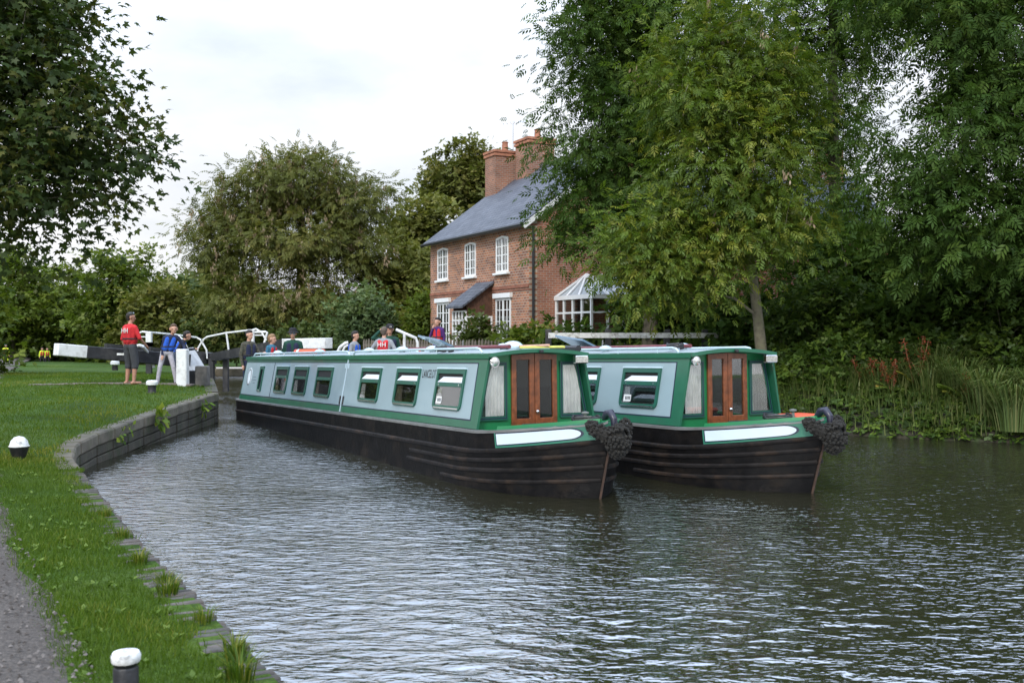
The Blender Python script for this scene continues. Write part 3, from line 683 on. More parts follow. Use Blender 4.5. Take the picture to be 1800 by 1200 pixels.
    m_.grid([[Vector((x, y, roof_z(min(.79, abs(y))) - .03)) for y in yy[::-1]] for x in (XB + .04, 4, 8, XW + .05)])
    for sg in (-1, 1): m_.add([(XB + .04, sg * .80, ZR + .004), (XW + .05, sg * .80, ZR + .004), (XW + .05, sg * .80, ZR - .03), (XB + .04, sg * .80, ZR - .03)], [(0, 1, 2, 3)])
    m_.build('roof', ROOFM, B, smooth=30)
    for sg in (-1, 1):
        m2 = MB(); m2.grid([[Vector((x, sg * y, roof_z(min(.79, y)) + .009)) for y in (.805, .77, .73)] for x in (XB + .03, XW + .05)]); m2.add([(XB + .03, sg * .805, roof_z(.79) + .009), (XW + .05, sg * .805, roof_z(.79) + .009), (XW + .05, sg * .805, ZR - .06), (XB + .03, sg * .805, ZR - .06)], [(0, 1, 2, 3)]); m2.build('roof_edge', GREEN, B)
    m_ = MB(); m_.grid([[Vector((XW + .056, y, roof_z(min(.79, abs(y))) + dz)) for y in yy] for dz in (.01, -.04)]); m_.build('roof_lip', GREEN, B)
    # blue-grey side panels with navy lines, windows
    wins = [(1.90, 2.22), (3.27, 4.18), (4.62, 5.54), (6.10, 7.03), (8.55, 9.47), (10.14, 11.06), (11.68, 12.61)]
    for sg in (-1, 1):
        f = SP(sg)
        for u0, u1 in ((0.47, 2.98), (3.03, 7.70), (7.76, 12.93)):
            m2 = MB(); m2.prism([(u0 - .018, .602), (u1 + .018, .602), (u1 + .018 - (.02 if u1 > 12 else 0), 1.392), (u0 - .018 + (.09 if u0 < 1 else 0), 1.392)], f, -.004, .003); pl = m2.build('side_panel', NAVY, B)
            m2 = MB(); m2.prism([(u0, .62), (u1, .62), (u1 - (.02 if u1 > 12 else 0), 1.376), (u0 + (.09 if u0 < 1 else 0), 1.376)], f, .001, .007); m2.build('panel_face', BGREY, pl)
        m2 = MB(); m2.prism([(7.715, .50), (7.745, .50), (7.745, 1.47), (7.715, 1.47)], f, 0, .014); m2.build('joint_strip', RAILM, B)
        for uu in (7.63, 7.79):
            m2 = MB(); m2.prism([(uu, .63), (uu + .05, .63), (uu + .05, .78), (uu, .78)], f, .006, .02); m2.build('hinge', BLK, B)
            m2 = MB(); m2.prism([(uu, 1.28), (uu + .035, 1.28), (uu + .035, 1.37), (uu, 1.37)], f, .006, .012); m2.build('hinge_tab', RAILM, B)
        for k, (u0, u1) in enumerate(wins):
            v0, v1 = 0.715, 1.30; small = u1 - u0 < .5; rb = .035 if small else .085
            m2 = MB(); m2.ring(round_rect(u0, u1, v0, v1, rb, .012), round_rect(u0 + .055, u1 - .055, v0 + .06, v1 - .07, max(.01, rb - .05), .004), f, .0, .030); wf = m2.build('window', TEAL, B)
            m2 = MB(); m2.prism(round_rect(u0 + .05, u1 - .05, v0 + .05, v1 - .06, .02, .0), f, .0065, .009); m2.build('opening_shade_plate', DARK, wf)  # dark plate on the solid side, interior shade painted in
            if not small:
                cw = .17 + .05 * ((k * 7) % 3); cu0 = (u0 + .08) if sg < 0 else u1 - .08 - cw
                m2 = MB(); m2.prism([(cu0, v0 + .06), (cu0 + cw, v0 + .06), (cu0 + cw * .8, v1 - .28), (cu0 + .02, v1 - .28)], f, .010, .0125); m2.build('curtain', CURTD if k % 2 else CURT, wf)
                m2 = MB(); m2.prism([(u0 + .05, v1 - .255), (u1 - .05, v1 - .255), (u1 - .05, v1 - .20), (u0 + .05, v1 - .20)], f, .012, .034); m2.build('hopper_bar', TEAL, wf)
                for uu in (u0 + .13, u1 - .13):
                    m2 = MB(); m2.prism([(uu - .012, v1 - .24), (uu + .012, v1 - .24), (uu + .012, v1 - .216), (uu - .012, v1 - .216)], f, .034, .038); m2.build('screw', CHRO, wf)
                if k >= 4:      # hopper light leaning inwards, its sky reflection painted as pale colour
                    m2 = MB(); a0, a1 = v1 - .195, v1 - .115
                    m2.add([f(u0 + .06, a0, .026), f(u1 - .06, a0, .026), f(u1 - .06, a1, .012), f(u0 + .22, a1, .012)], [(0, 1, 2, 3)]); m2.build('open_hopper', mat('hopper_sky_paint', (.72, .76, .80), .15, .05, 3), wf)
            m2 = MB(); m2.prism([(u0 + .04, v0 + .045), (u1 - .04, v0 + .045), (u1 - .04, v1 - (.06 if small else .21)), (u0 + .04, v1 - (.06 if small else .21))], f, .018, .021); m2.build('pane', GLASS, wf)
            m2 = MB(); m2.prism([(u0 + .07, v0 + .012), (u1 - .07, v0 + .012), (u1 - .05, v0 + .034), (u0 + .05, v0 + .034)], f, .03, .036); m2.build('drip_bar', CHRO, wf)
            m2 = MB(); m2.prism([(u0 - .005, v1 - .004), (u1 + .005, v1 - .004), (u1 + .005, v1 + .016), (u0 - .005, v1 + .016)], f, .006, .038); m2.build('top_trim', RAILM, wf)
        # roof handrail
        m2 = MB(); yr = sg * .70; zr = roof_z(.70) + .075
        for xa, xb in ((0.9, 7.45), (7.85, 12.75)):
            m2.tube([(xa - .1, yr, zr - .07), (xa - .03, yr, zr - .015), (xa + .06, yr, zr), (xb - .06, yr, zr), (xb + .03, yr, zr - .015), (xb + .1, yr, zr - .07)], .017, 8)
            for x in np.arange(xa + .5, xb, 1.0): m2.tube([(x, yr, zr), (x, yr, zr - .08)], .009, 6)
        m2.build('handrail', RAILM, B, smooth=True)
    # front: trapezoid windows with curtains, double doors
    def FP(u, v, t): return Vector((XF + t, u, v))
    for sg in (-1, 1):
        def q(y0, y1, z0, z1, sh): return [(sg * y0, z0), (sg * y1, z0), (sg * (y1 - sh), z1), (sg * y0, z1)]
        outer = q(.43, .895, .60, 1.40, .165); inner = q(.475, .83, .655, 1.35, .145)
        m2 = MB(); m2.ring(outer, inner, FP, 0, .028); wf = m2.build('front_window', TEAL, B)
        m2 = MB(); m2.ring(q(.445, .87, .622, 1.38, .155), q(.457, .85, .636, 1.367, .150), FP, .028, .031); m2.build('navy_line', NAVY, wf)
        m2 = MB(); m2.prism(q(.47, .835, .65, 1.355, .145), FP, .002, .006); m2.build('opening_shade_plate', DARK, wf)  # shade behind the front pane, painted as a dark plate
        m2 = MB(); rows = []           # pleated curtain
        n = 56
        for j, zz_ in enumerate((.66, .85, 1.05, 1.345)):
            rows.append([Vector((XF + .013 + .006 * math.sin(i * .62 + .25 * j), sg * (.478 + ((.29 if sg < 0 else .30) - .035 * j * (zz_ > 1.2)) * i / (n - 1)), zz_)) for i in range(n)])
        m2.grid(rows); m2.build('curtain', CURT, wf, smooth=True)
        m2 = MB(); m2.prism(q(.472, .833, .652, 1.352, .145), FP, .023, .026); m2.build('pane', GLASS, wf)
    for sg in (-1, 1):
        d = empty('door', (XF + .004, 0, 0)); d.parent = B
        def DP(u, v, t): return Vector((t, sg * u, v))
        m2 = MB(); m2.ring([(.004, .50), (.365, .50), (.365, 1.495), (.004, 1.515)], [(.082, .61), (.292, .61), (.292, 1.425), (.082, 1.425)], DP, 0, .04); m2.build('door_frame', WOOD, d, bevel=.004)
        m2 = MB(); m2.prism([(.077, .60), (.297, .60), (.297, 1.43), (.077, 1.43)], DP, .004, .008); m2.build('opening_shade_plate', DARK, d)  # dark plate painting the shade behind the door glass
        m2 = MB(); m2.prism([(.077, .60), (.297, .60), (.297, 1.43), (.077, 1.43)], DP, .016, .02); m2.build('pane', GLASS, d)
        if sg > 0: m2 = MB(); m2.ell((.055, -.03 * sg + .06, .70), (.03, .028, .028)); m2.build('handle', CHRO, d, smooth=True)
    # lamps
    m2 = MB(); M = Matrix.Rotation(R(90), 3, 'Y'); m2.lathe([(.03, -.07), (.06, -.03), (.07, 0), (.072, .02)], (XW + .06, -.73, 1.40), 18, M); hl = m2.build('headlamp', CHRO, B, smooth=True)
    m2 = MB(); m2.lathe([(.062, .018), (.05, .03), (.005, .036)], (XW + .06, -.73, 1.40), 18, M); m2.build('lens', LENS, hl, smooth=True)
    m2 = MB(); m2.box((XW + .06, .66, 1.42), (.09, .21, .11)); sl = m2.build('spot_lamp', CHRO, B, bevel=.012)
    m2 = MB(); m2.box((XW + .108, .66, 1.42), (.008, .185, .088)); m2.build('lens', LENS, sl)
    m2 = MB(); m2.box((XW + .085, 0, ZR + .035), (.05, .05, .04)); m2.build('bow_lamp', BLK, B, bevel=.006)
    # mushroom vents, tiller-side rail, bow stud
    for x, y in ((1.3, -.25), (4.6, -.3), (6.2, .2), (9.2, -.35), (10.6, -.42), (11.9, .15)):
        m2 = MB(); m2.lathe([(.05, 0), (.05, .04), (.11, .045), (.10, .075), (.05, .10), (.005, .108)], (x, y, roof_z(y)), 16); m2.build('mushroom_vent', RAILM, B, smooth=True)
    m2 = MB(); m2.tube([(-.22, -.62, .47), (-.22, -.62, .93), (-.30, -.35, .96), (-.34, 0, .97), (-.30, .35, .96), (-.22, .62, .93), (-.22, .62, .47)], .026, 8); m2.build('stern_rail', GREEN2, B, smooth=True)
    m2 = MB(); m2.lathe([(.022, 0), (.022, .14), (.05, .15), (.05, .17), (.01, .178)], (14.35, 0, zg(14.35)), 12); m2.build('bow_stud', GUNW, B, smooth=True)
    # stem head
    m2 = MB(); m2.tube([(14.76, 0, .66), (14.84, 0, .75), (14.92, 0, .765), (14.99, 0, .69), (14.99, 0, .58)], [.04, .05, .05, .045, .035], 10); m2.build('stem_head', mat('stem_dark', (.02, .02, .035), .35, .3, 6), B, smooth=True)
    # rope bow fender
    fd = MB(); rr = random.Random(3)
    def knots(path, rad, n, k):
        for i in range(n):
            t = i / max(1, n - 1) * (len(path) - 1); a = min(int(t), len(path) - 2); p = Vector(path[a]).lerp(Vector(path[a + 1]), t - a); r = rad[a] + (rad[a + 1] - rad[a]) * (t - a)
            for j in range(k):
                an = 2 * PI * j / k + i * .45; v = Vector((math.cos(an), 0, math.sin(an)))
                d = (Vector(path[a + 1]) - Vector(path[a])).normalized(); s1 = d.cross(Vector((.3, .2, .9))).normalized(); s2 = d.cross(s1)
                c = p + (s1 * math.cos(an) + s2 * math.sin(an)) * r
                c += Vector((rr.gauss(0, .007), rr.gauss(0, .007), rr.gauss(0, .007))); q_ = rr.uniform(.018, .027); fd.ell(c, (q_, q_, q_ * .8), 6, 4, Matrix.Rotation(rr.random() * 3, 3, 'X'))
    knots([(15.02, 0, .60), (15.07, 0, .50), (15.06, 0, .36), (15.02, 0, .24)], [.07, .145, .14, .05], 15, 17)
    for sg in (-1, 1): knots([(15.02, sg * .05, .46), (14.97, sg * .16, .52), (14.88, sg * .25, .60), (14.84, sg * .28, .64)], [.09, .09, .075, .035], 9, 11)
    fd.ell((15.04, 0, .42), (.12, .14, .19), 12, 8)
    for sg in (-1, 1): fd.tube([(15.02, sg * .05, .46), (14.97, sg * .16, .52), (14.88, sg * .25, .60), (14.84, sg * .28, .64)], [.085, .085, .07, .03], 8)
    fo = fd.build('bow_fender', ROPE, B, smooth=True)
    m2 = MB()
    for sg in (-1, 1):
        a, b = Vector((14.55, sg * .10, zg(14.55) + .04)), Vector((14.93, sg * .24, .63))
        for i in range(11):
            c = a.lerp(b, i / 10); d = (b - a).normalized(); w = (Vector((0, 0, 1)) if i % 2 else d.cross(Vector((0, 0, 1))).normalized())
            m2.tube([c - d * .02 + w * .010, c + d * .02 + w * .010, c + d * .02 - w * .010, c - d * .02 - w * .010, c - d * .02 + w * .010], .004, 5, False)
    m2.build('chain', CHRO, fo)
    return B
b1 = make_boat('nearer blue-grey and green narrowboat with name lettering on its side')
b2 = copy_tree(b1)
b2['label'] = 'farther green narrowboat lying alongside with orange cushion on its bow'
off = Vector((0.8725, 0.4886, 0)) * 2.66 + Vector((0.4886, -0.8725, 0)) * 0.98
b2.location = Vector(b1.location) + off
bpy.context.view_layer.update()
BM = [Matrix.Translation(b.location) @ b.rotation_euler.to_matrix().to_4x4() for b in (b1, b2)]
def on_boat(k, p): return BM[k] @ Vector(p)
BROT = (0, PITCH, BOAT_ANG)
# lettering and logo on the nearer boat
SIDE_M = Matrix(((1, 0, 0), (0, -0.187, -0.982), (0, 0.982, -0.187))).transposed()
def side_sign(me, u, v, m_, name, t=.009):
    o = link(name, me, m_, b1); f = SP(-1)
    zax = Vector((0, -0.982, 0.187)); yax = Vector((0, 0.187, 0.982)); xax = Vector((1, 0, 0))
    M = Matrix((xax, yax, zax)).transposed().to_4x4(); M.translation = f(u, v, t); o.matrix_local = M; return o
side_sign(text_mesh('LANCELOT', .18, .001, .54), 11.365, 1.215, BLK, 'name_lettering')
m_ = MB(); m_.lathe([(.21, 0), (.21, .001)], seg=28); side_sign(m_.mesh('logo_disc'), 1.02, 1.05, mat('logo_white', (.62, .68, .70), .4), 'logo_disc', .0075)
m_ = MB(); m_.ring([(.17 * math.cos(a), .2 * math.sin(a)) for a in np.linspace(0, 2 * PI, 29)[:-1]], [(.14 * math.cos(a), .17 * math.sin(a)) for a in np.linspace(0, 2 * PI, 29)[:-1]], lambda u, v, t: Vector((u, v, t)), 0, .001)
side_sign(m_.mesh('logo_ring'), 1.0, 1.03, BLK, 'logo_ring', .0095)
for k, w in enumerate((.26, .34, .2)):
    m_ = MB(); m_.box((0, 0, 0), (w, .022, .001)); side_sign(m_.mesh('logo_line'), 1.48, 1.04 - .07 * k, mat('logo_grey', (.16, .2, .22), .5), 'logo_line', .0085)
for k in (0, 1):
    BB = (b1, b2)[k]; f = SP(-1)
    m2 = MB(); m2.prism([(11.79, .80), (11.97, .80), (11.97, .90), (11.79, .90)], f, .0225, .0235); m2.build('licence_card', WHT, BB)
    m2 = MB()
    for j in range(4): m2.prism([(11.83 + .033 * j, .825), (11.852 + .033 * j, .825), (11.852 + .033 * j, .875), (11.83 + .033 * j, .875)], f, .0236, .0242)
    m2.build('licence_number', BLK, BB)

# ------------------------------------------------------------------ things on the cabin roofs
ORNG = mat('buoy_orange', (0.72, 0.10, 0.03), 0.5, .12, 6)
def lifebuoy(k, x, y, label):
    r = empty('lifebuoy', on_boat(k, (x, y, roof_z(y) + .005)), BROT, label, 'lifebuoy')
    m2 = MB(); seg, sg2 = 36, 10
    m2.grid([[Vector(((.30 + .075 * math.cos(b)) * math.cos(a), (.30 + .075 * math.cos(b)) * math.sin(a), .06 + .06 * math.sin(b))) for b in np.linspace(0, 2 * PI, sg2 + 1)] for a in np.linspace(0, 2 * PI, seg + 1)])
    m2.build('ring', ORNG, r, smooth=True)
    for q in range(4):
        m2 = MB(); m2.grid([[Vector(((.30 + .079 * math.cos(b)) * math.cos(a), (.30 + .079 * math.cos(b)) * math.sin(a), .06 + .064 * math.sin(b))) for b in np.linspace(0, 2 * PI, sg2 + 1)] for a in np.linspace(q * PI / 2 + .3, q * PI / 2 + .48, 4)])
        m2.build('reflective_band', FLASH, r, smooth=True)
lifebuoy(0, 2.2, .25, 'orange lifebuoy lying on the nearer boat roof beside its stern crew')
lifebuoy(1, 1.6, -.1, 'orange lifebuoy on the farther boat roof in front of the red vest')
def solar(k, x, y, label):
    r = empty('solar_panel', on_boat(k, (x, y, roof_z(y))), BROT, label, 'solar panel')
    Mx = Matrix.Rotation(R(-24), 3, 'X') @ Matrix.Rotation(R(6), 3, 'Y')
    m2 = MB(); m2.box((0, 0, .14), (1.0, .55, .03), Mx); m2.build('panel', mat('solar_blue', (.10, .17, .23), .15, .2, 3, coat=.4), r)
    for j in range(5): m2 = MB(); m2.box(Mx @ Vector((-.48 + .24 * j, 0, .018)) + Vector((0, 0, .14)), (.018, .55, .006), Mx); m2.build('rib', GUNW, r)
    m2 = MB()
    for s_ in (-.4, .4): m2.tube([(s_, .2, 0), (s_, .22, .2)], .012, 6); m2.tube([(s_, -.2, 0), (s_, -.22, .06)], .012, 6)
    m2.build('bracket', GUNW, r)
solar(0, 9.3, .35, 'tilted ribbed solar panel on the nearer boat roof'); solar(1, 8.9, .2, 'tilted ribbed solar panel on the farther boat roof')
MAROON = mat('pole_maroon', (.16, .035, .04), .5, .2, 8)
def pole(k, a, b, r_, m__, label, name='boat_pole', cat='pole'):
    A, B_ = on_boat(k, a), on_boat(k, b); m2 = MB(); m2.tube([Vector((0, 0, 0)), B_ - A], r_, 8); o = m2.build(name, m__, smooth=True); o.location = A; return tag(o, label, cat)
pole(0, (8.3, -.05, roof_z(0) + .05), (12.4, -.02, roof_z(0) + .05), .032, MAROON, 'long maroon pole laid along the nearer boat roof')
pole(1, (7.6, -.10, roof_z(.1) + .055), (12.4, -.12, roof_z(.1) + .055), .032, MAROON, 'long maroon pole laid along the farther boat roof')
pole(0, (11.2, .3, roof_z(.3) + .06), (12.9, .35, roof_z(.3) + .07), .018, mat('mop_handle', (.55, .32, .22), .5), 'wooden mop handle resting near the front of the nearer roof', 'mop_handle')
pole(0, (12.2, .28, roof_z(.3) + .045), (13.2, .42, roof_z(.4) + .05), .018, mat('pole_yellow', (.65, .62, .12), .5), 'yellow ended boathook at the front of the nearer roof', 'boathook')
pole(0, (12.55, .62, roof_z(.62) + .05), (13.2, .66, roof_z(.66) + .05), .05, BLK, 'short black rubber fender tube on the nearer roof edge', 'side_fender', 'fender')
m2 = MB(); m2.ell((0, 0, .06), (.2, .14, .09), 14, 8); o = m2.build('float_bag', RAILM, smooth=True); o.location = on_boat(0, (11.9, .32, roof_z(.3))); o.rotation_euler = BROT; tag(o, 'pale rounded float bag on the nearer roof by the mop', 'float')
def coil(k, x, y, z, r_, label, n=5, rr=.014, m__=BLK):
    m2 = MB(); m2.tube([Vector((r_ * (1 + .12 * math.sin(i * .37)) * math.cos(i * .35), r_ * .8 * (1 + .1 * math.cos(i * .5)) * math.sin(i * .35), rr + .006 * (i % 7) + i * .0006)) for i in range(int(18 * n))], rr, 6)
    o = m2.build('rope_coil', m__, smooth=True); o.location = on_boat(k, (x, y, z)); o.rotation_euler = BROT; tag(o, label, 'rope')
coil(0, 11.3, -.55, roof_z(.55), .16, 'black rope coiled on the nearer roof handrail'); coil(1, 12.5, -.5, roof_z(.5) + .02, .13, 'dark rope coil at the front of the farther roof')
coil(0, 14.2, .1, zg(14.2) + .03, .2, 'dark mooring rope coiled on the nearer foredeck'); coil(1, 14.15, -.1, zg(14.15) + .03, .2, 'dark mooring rope coiled on the farther foredeck')
m2 = MB(); m2.box((0, 0, .05), (.42, .5, .09)); o = m2.build('bow_cushion', mat('cushion_orange', (.62, .08, .03), .6), bevel=.03); o.location = on_boat(1, (14.1, .32, zg(14.1) + .02)); o.rotation_euler = BROT; tag(o, 'orange-red cushion lying on the farther boat bow', 'cushion')

# ------------------------------------------------------------------ brick cottage
BRICKX = brick_mat('facade_brick', (0.50, 0.19, 0.085), (0.21, 0.085, 0.055), (0.42, 0.35, 0.27), (0, 2), 0.20, 0.09, ms=0.012)
BRICKY = brick_mat('gable_brick', (0.40, 0.14, 0.07), (0.28, 0.10, 0.06), (0.34, 0.28, 0.22), (1, 2), 0.22, 0.078, ms=0.010)
SLATEM = brick_mat('roof_slate', (0.07, 0.077, 0.096), (0.115, 0.122, 0.142), (0.03, 0.033, 0.04), (0, 1), 0.30, 0.17, ms=0.014, bump=0.8, rough=0.6, weather=0.25)
FRAMEW = mat('window_white', (0.80, 0.80, 0.78), 0.4, .04, 5)
IRON = mat('black_iron', (.015, .015, .017), .4)
GZ = 1.2
HOUSE = empty('brick_cottage', (-3.33, 40.7, GZ), (0, 0, math.atan2(-.89, .453)), 'two storey red brick cottage with slate roof and white windows', 'house')
HL, HD, EH, RH = 8.6, 7.8, 4.72, 7.62
m_ = MB(); m_.box((HL / 2, .15, EH / 2 - .2), (HL, .3, EH + .4)); m_.build('front_wall', BRICKX, HOUSE)
m_ = MB(); m_.box((HL / 2, HD - .15, EH / 2 - .2), (HL, .3, EH + .4)); m_.build('rear_wall', BRICKX, HOUSE)
for x in (.15, HL - .15):
    m_ = MB(); m_.prism([(.302, -.4), (HD - .302, -.4), (HD - .302, EH), (HD / 2, RH - .25), (.302, EH)], lambda u, v, t: Vector((t, u, v)), x - .149, x + .149); m_.build('gable_wall', BRICKY, HOUSE)
ov = .28; pz = (RH - EH) / (HD / 2)
for sgn in (0, 1):
    ya, yb = (-ov, HD / 2) if not sgn else (HD + ov, HD / 2); za_, zb_ = EH - ov * pz, RH
    m_ = MB(); nlen = math.hypot(yb - ya, zb_ - za_)
    m_.add([(-.12, ya, za_), (HL + .12, ya, za_), (HL + .12, yb, zb_), (-.12, yb, zb_), (-.12, ya, za_ + .09), (HL + .12, ya, za_ + .09), (HL + .12, yb, zb_ + .09), (-.12, yb, zb_ + .09)],
           [(0, 1, 2, 3), (4, 5, 6, 7), (0, 4, 5, 1), (1, 5, 6, 2), (3, 2, 6, 7), (0, 3, 7, 4)]); m_.build('roof_slope', SLATEM, HOUSE)
m_ = MB(); m_.tube([(-.12, HD / 2, RH + .08), (HL + .12, HD / 2, RH + .08)], .1, 10); m_.build('ridge_tile', mat('ridge', (.13, .12, .13), .7, .3, 5), HOUSE, smooth=True)
m_ = MB(); m_.tube([(-.15, -ov - .06, EH - ov * pz + .0), (HL + .15, -ov - .06, EH - ov * pz + .0)], .065, 8); m_.build('gutter', IRON, HOUSE, smooth=True)
m_ = MB(); m_.bar((HL + .13, -ov, EH - ov * pz - .06), (HL + .13, HD / 2, RH - .06), .03, .16); m_.build('barge_board', FRAMEW, HOUSE)
m_ = MB()
for i in range(34): m_.box((.12 + i * .255, -.06, EH - .16), (.11, .12, .07))
m_.build('dentil_course', mat('dentil_brick', (.25, .1, .06), .85, .3, 5), HOUSE)
m_ = MB(); m_.box((HL / 2, -.018, 2.52), (HL, .036, .10)); m_.box((HL / 2, -.012, 2.40), (HL, .024, .05)); m_.build('string_course', mat('dentil_brick', (.2, .09, .06)), HOUSE)
m_ = MB(); m_.tube([(HL + .06, .12, -.2), (HL + .06, .12, EH - .25)], .045, 8); m_.build('downpipe', IRON, HOUSE, smooth=True)
def cottage_window(x0, x1, z0, z1, nx, nz, arch=True, door=False):
    def fp(u, v, t): return Vector((u, -t, v))
    w = empty('window', (0, 0, 0)); w.parent = HOUSE
    m_ = MB(); m_.ring([(x0, z0), (x1, z0), (x1, z1)] + ([((x0 + x1) / 2, z1 + .07)] if arch else []) + [(x0, z1)], [(x0 + .07, z0 + .07), (x1 - .07, z0 + .07), (x1 - .07, z1 - .07)] + ([((x0 + x1) / 2, z1)] if arch else []) + [(x0 + .07, z1 - .07)], fp, -.02, .035); m_.build('frame', FRAMEW, w)
    m_ = MB(); m_.prism([(x0 + .05, z0 + .05), (x1 - .05, z0 + .05), (x1 - .05, z1 - .03), (x0 + .05, z1 - .03)], fp, .001, .004); m_.build('room_shade_plate', mat('painted_room_shade', (.06, .055, .05), .8, .5, 2), w)  # dark sheet on the wall, its colour stands for the unlit room
    m_ = MB(); m_.prism([(x0 + .05, z0 + .05), (x1 - .05, z0 + .05), (x1 - .05, z1 - .03), (x0 + .05, z1 - .03)], fp, .010, .013); m_.build('pane', GLASS, w)
    m_ = MB(); mid = (x0 + x1) / 2
    m_.box((mid, -.018, (z0 + z1) / 2), (.09, .03, z1 - z0 - .08))
    for i in range(1, nx):
        x = x0 + (x1 - x0) * i / nx
        if abs(x - mid) > .06: m_.box((x, -.017, (z0 + z1) / 2), (.03, .024, z1 - z0 - .1))
    for j in range(1, nz): m_.box(((x0 + x1) / 2, -.0165, z0 + (z1 - z0) * j / nz), (x1 - x0 - .1, .022, .03))
    m_.build('glazing_bars', FRAMEW, w)
    m_ = MB(); m_.box(((x0 + x1) / 2, -.06, z0 - .04), (x1 - x0 + .16, .14, .07)); m_.build('sill', FRAMEW, w)
    if door: m_ = MB(); m_.box(((x0 + x1) / 2, -.05, z1 + .1), (x1 - x0 + .2, .12, .16)); m_.build('lintel', FRAMEW, w)
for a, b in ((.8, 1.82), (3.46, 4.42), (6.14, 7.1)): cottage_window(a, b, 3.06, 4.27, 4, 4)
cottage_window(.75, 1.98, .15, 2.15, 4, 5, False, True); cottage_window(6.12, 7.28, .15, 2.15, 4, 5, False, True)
# porch
pch = empty('porch', (0, 0, 0)); pch.parent = HOUSE
BRN = mat('porch_boards', (.10, .045, .025), .7, .3, 8, bump=.3)
m_ = MB(); m_.add([(4.45, -1.25, 1.82), (5.95, -1.25, 1.82), (5.95, 0, 2.72), (4.45, 0, 2.72), (4.45, -1.25, 1.90), (5.95, -1.25, 1.90), (5.95, 0, 2.80), (4.45, 0, 2.80)], [(0, 1, 2, 3), (4, 5, 6, 7), (0, 4, 5, 1), (1, 5, 6, 2), (0, 3, 7, 4)]); m_.build('porch_roof', SLATEM, pch)
for x in (4.62, 5.78):
    for j in range(8):
        y = -1.0 + j * .125; zt_ = 2.02 + (y + 1.06) * .72
        m_ = MB(); m_.box((x, y + .06, (1.55 + zt_) / 2), (.03, .118, zt_ - 1.55)); m_.build('cheek_board', BRN, pch)
    m_ = MB(); 
    for y in (-1.0, -.52, -.03): m_.box((x, y, .75), (.05, .06, 1.6))
    for z in (.15, .6, 1.05, 1.52): m_.box((x, -.52, z), (.045, .94, .06))
    m_.build('side_light', FRAMEW, pch)
    m_ = MB(); m_.box((x, -.52, .85), (.008, .92, 1.3)); m_.build('pane', GLASS, pch)
m_ = MB()
for x in (4.64, 4.92, 5.2, 5.48, 5.76): m_.box((x, -1.03, .85), (.06, .05, 1.75))
for z in (.1, .55, 1.0, 1.4, 1.72): m_.box((5.2, -1.03, z), (1.1, .045, .05))
m_.build('porch_door', FRAMEW, pch)
m_ = MB(); m_.box((5.2, -1.02, .85), (1.1, .008, 1.6)); m_.build('pane', GLASS, pch)
# chimneys and aerial
def chimney(x, y, w, d, z0, z1):
    c = empty('chimney', (x, y, 0)); c.parent = HOUSE
    m_ = MB(); m_.box((0, 0, (z0 + z1) / 2), (w, d, z1 - z0)); m_.build('stack', brick_mat('stack_brick', (.42, .16, .085), (.25, .1, .06), (.33, .27, .21), ('xy', 2), .22, .078), c)
    m_ = MB(); m_.box((0, 0, z1 - .12), (w + .1, d + .1, .1)); m_.box((0, 0, z1 + .02), (w + .14, d + .14, .1)); m_.build('corbel', mat('corbel_brick', (.36, .15, .085), .85, .3, 5), c)
    m_ = MB(); m_.lathe([(.15, z1), (.13, z1 + .2), (.12, z1 + .42), (.15, z1 + .45), (.12, z1 + .47)], (w * .2, 0, 0), 12); m_.build('chimney_pot', mat('terracotta', (.35, .15, .09), .8, .25, 6), c, smooth=True)
chimney(.42, 3.1, .95, 1.2, 6.2, 8.45); chimney(1.75, HD / 2, 1.15, 1.2, 6.9, 8.8)
m_ = MB(); m_.tube([(-.12, HD / 2 - .05, 7.9), (-.12, HD / 2 - .05, 10.0)], .025, 6); m_.tube([(-.35, HD / 2 - .4, 9.9), (.2, HD / 2 + .4, 9.98)], .014, 5)
for i in range(7): t = i / 6; c = Vector((-.35 + .55 * t, HD / 2 - .4 + .8 * t, 9.9 + .08 * t)); m_.tube([c - Vector((.18, -.12, 0)), c + Vector((.18, -.12, 0))], .008, 4)
m_.build('tv_aerial', CHRO, HOUSE)
# conservatory on the gable end
cons = empty('conservatory', (HL + .01, 1.0, 0)); cons.parent = HOUSE
CW, CD, CE, CT = 2.3, 3.6, 2.1, 2.95
m_ = MB()
for j in range(7):
    y = CD * j / 6; m_.bar((.02, max(1.2, y), CT), (CW + .1, y, CE + .04), .07, .07)
m_.bar((CW + .05, -.05, CE), (CW + .05, CD + .05, CE), .12, .14); m_.bar((0, -.02, CE), (CW, -.02, CE), .1, .14)
for j in range(7): m_.box((CW, CD * j / 6, CE / 2), (.07, .07, CE))
for i in range(1, 4): m_.box((CW * i / 4, 0, CE / 2), (.07, .07, CE))
m_.box((.06, 0, CE / 2), (.1, .07, CE))
for z in (.6, 1.6): m_.bar((CW, 0, z), (CW, CD, z), .05, .06); m_.bar((0, 0, z), (CW, 0, z), .05, .06)
for q in (.0, .33, .66, 1.0): m_.bar((.02, 1.2, CT), (CW * q + .05, -.03, CE + .05), .06, .06)
m_.build('frame', FRAMEW, cons)
m_ = MB(); m_.add([(0, 1.2, CT - .05), (CW, 0, CE), (CW, CD, CE), (0, CD, CT - .05), (0, 0, CE)], [(0, 1, 2, 3), (4, 1, 0)]); m_.build('roof_sheet', mat('polycarbonate', (.40, .44, .46), .3, .05, 4), cons)
m_ = MB(); m_.box((CW, CD / 2, 1.3), (.01, CD - .05, 1.4)); m_.box((CW / 2, 0, 1.3), (CW - .05, .01, 1.4)); m_.build('pane', GLASS, cons)
m_ = MB(); m_.box((CW, CD / 2, .2), (.12, CD, .8)); m_.box((CW / 2, 0, .2), (CW, .12, .8)); m_.build('dwarf_wall', BRICKX, cons)
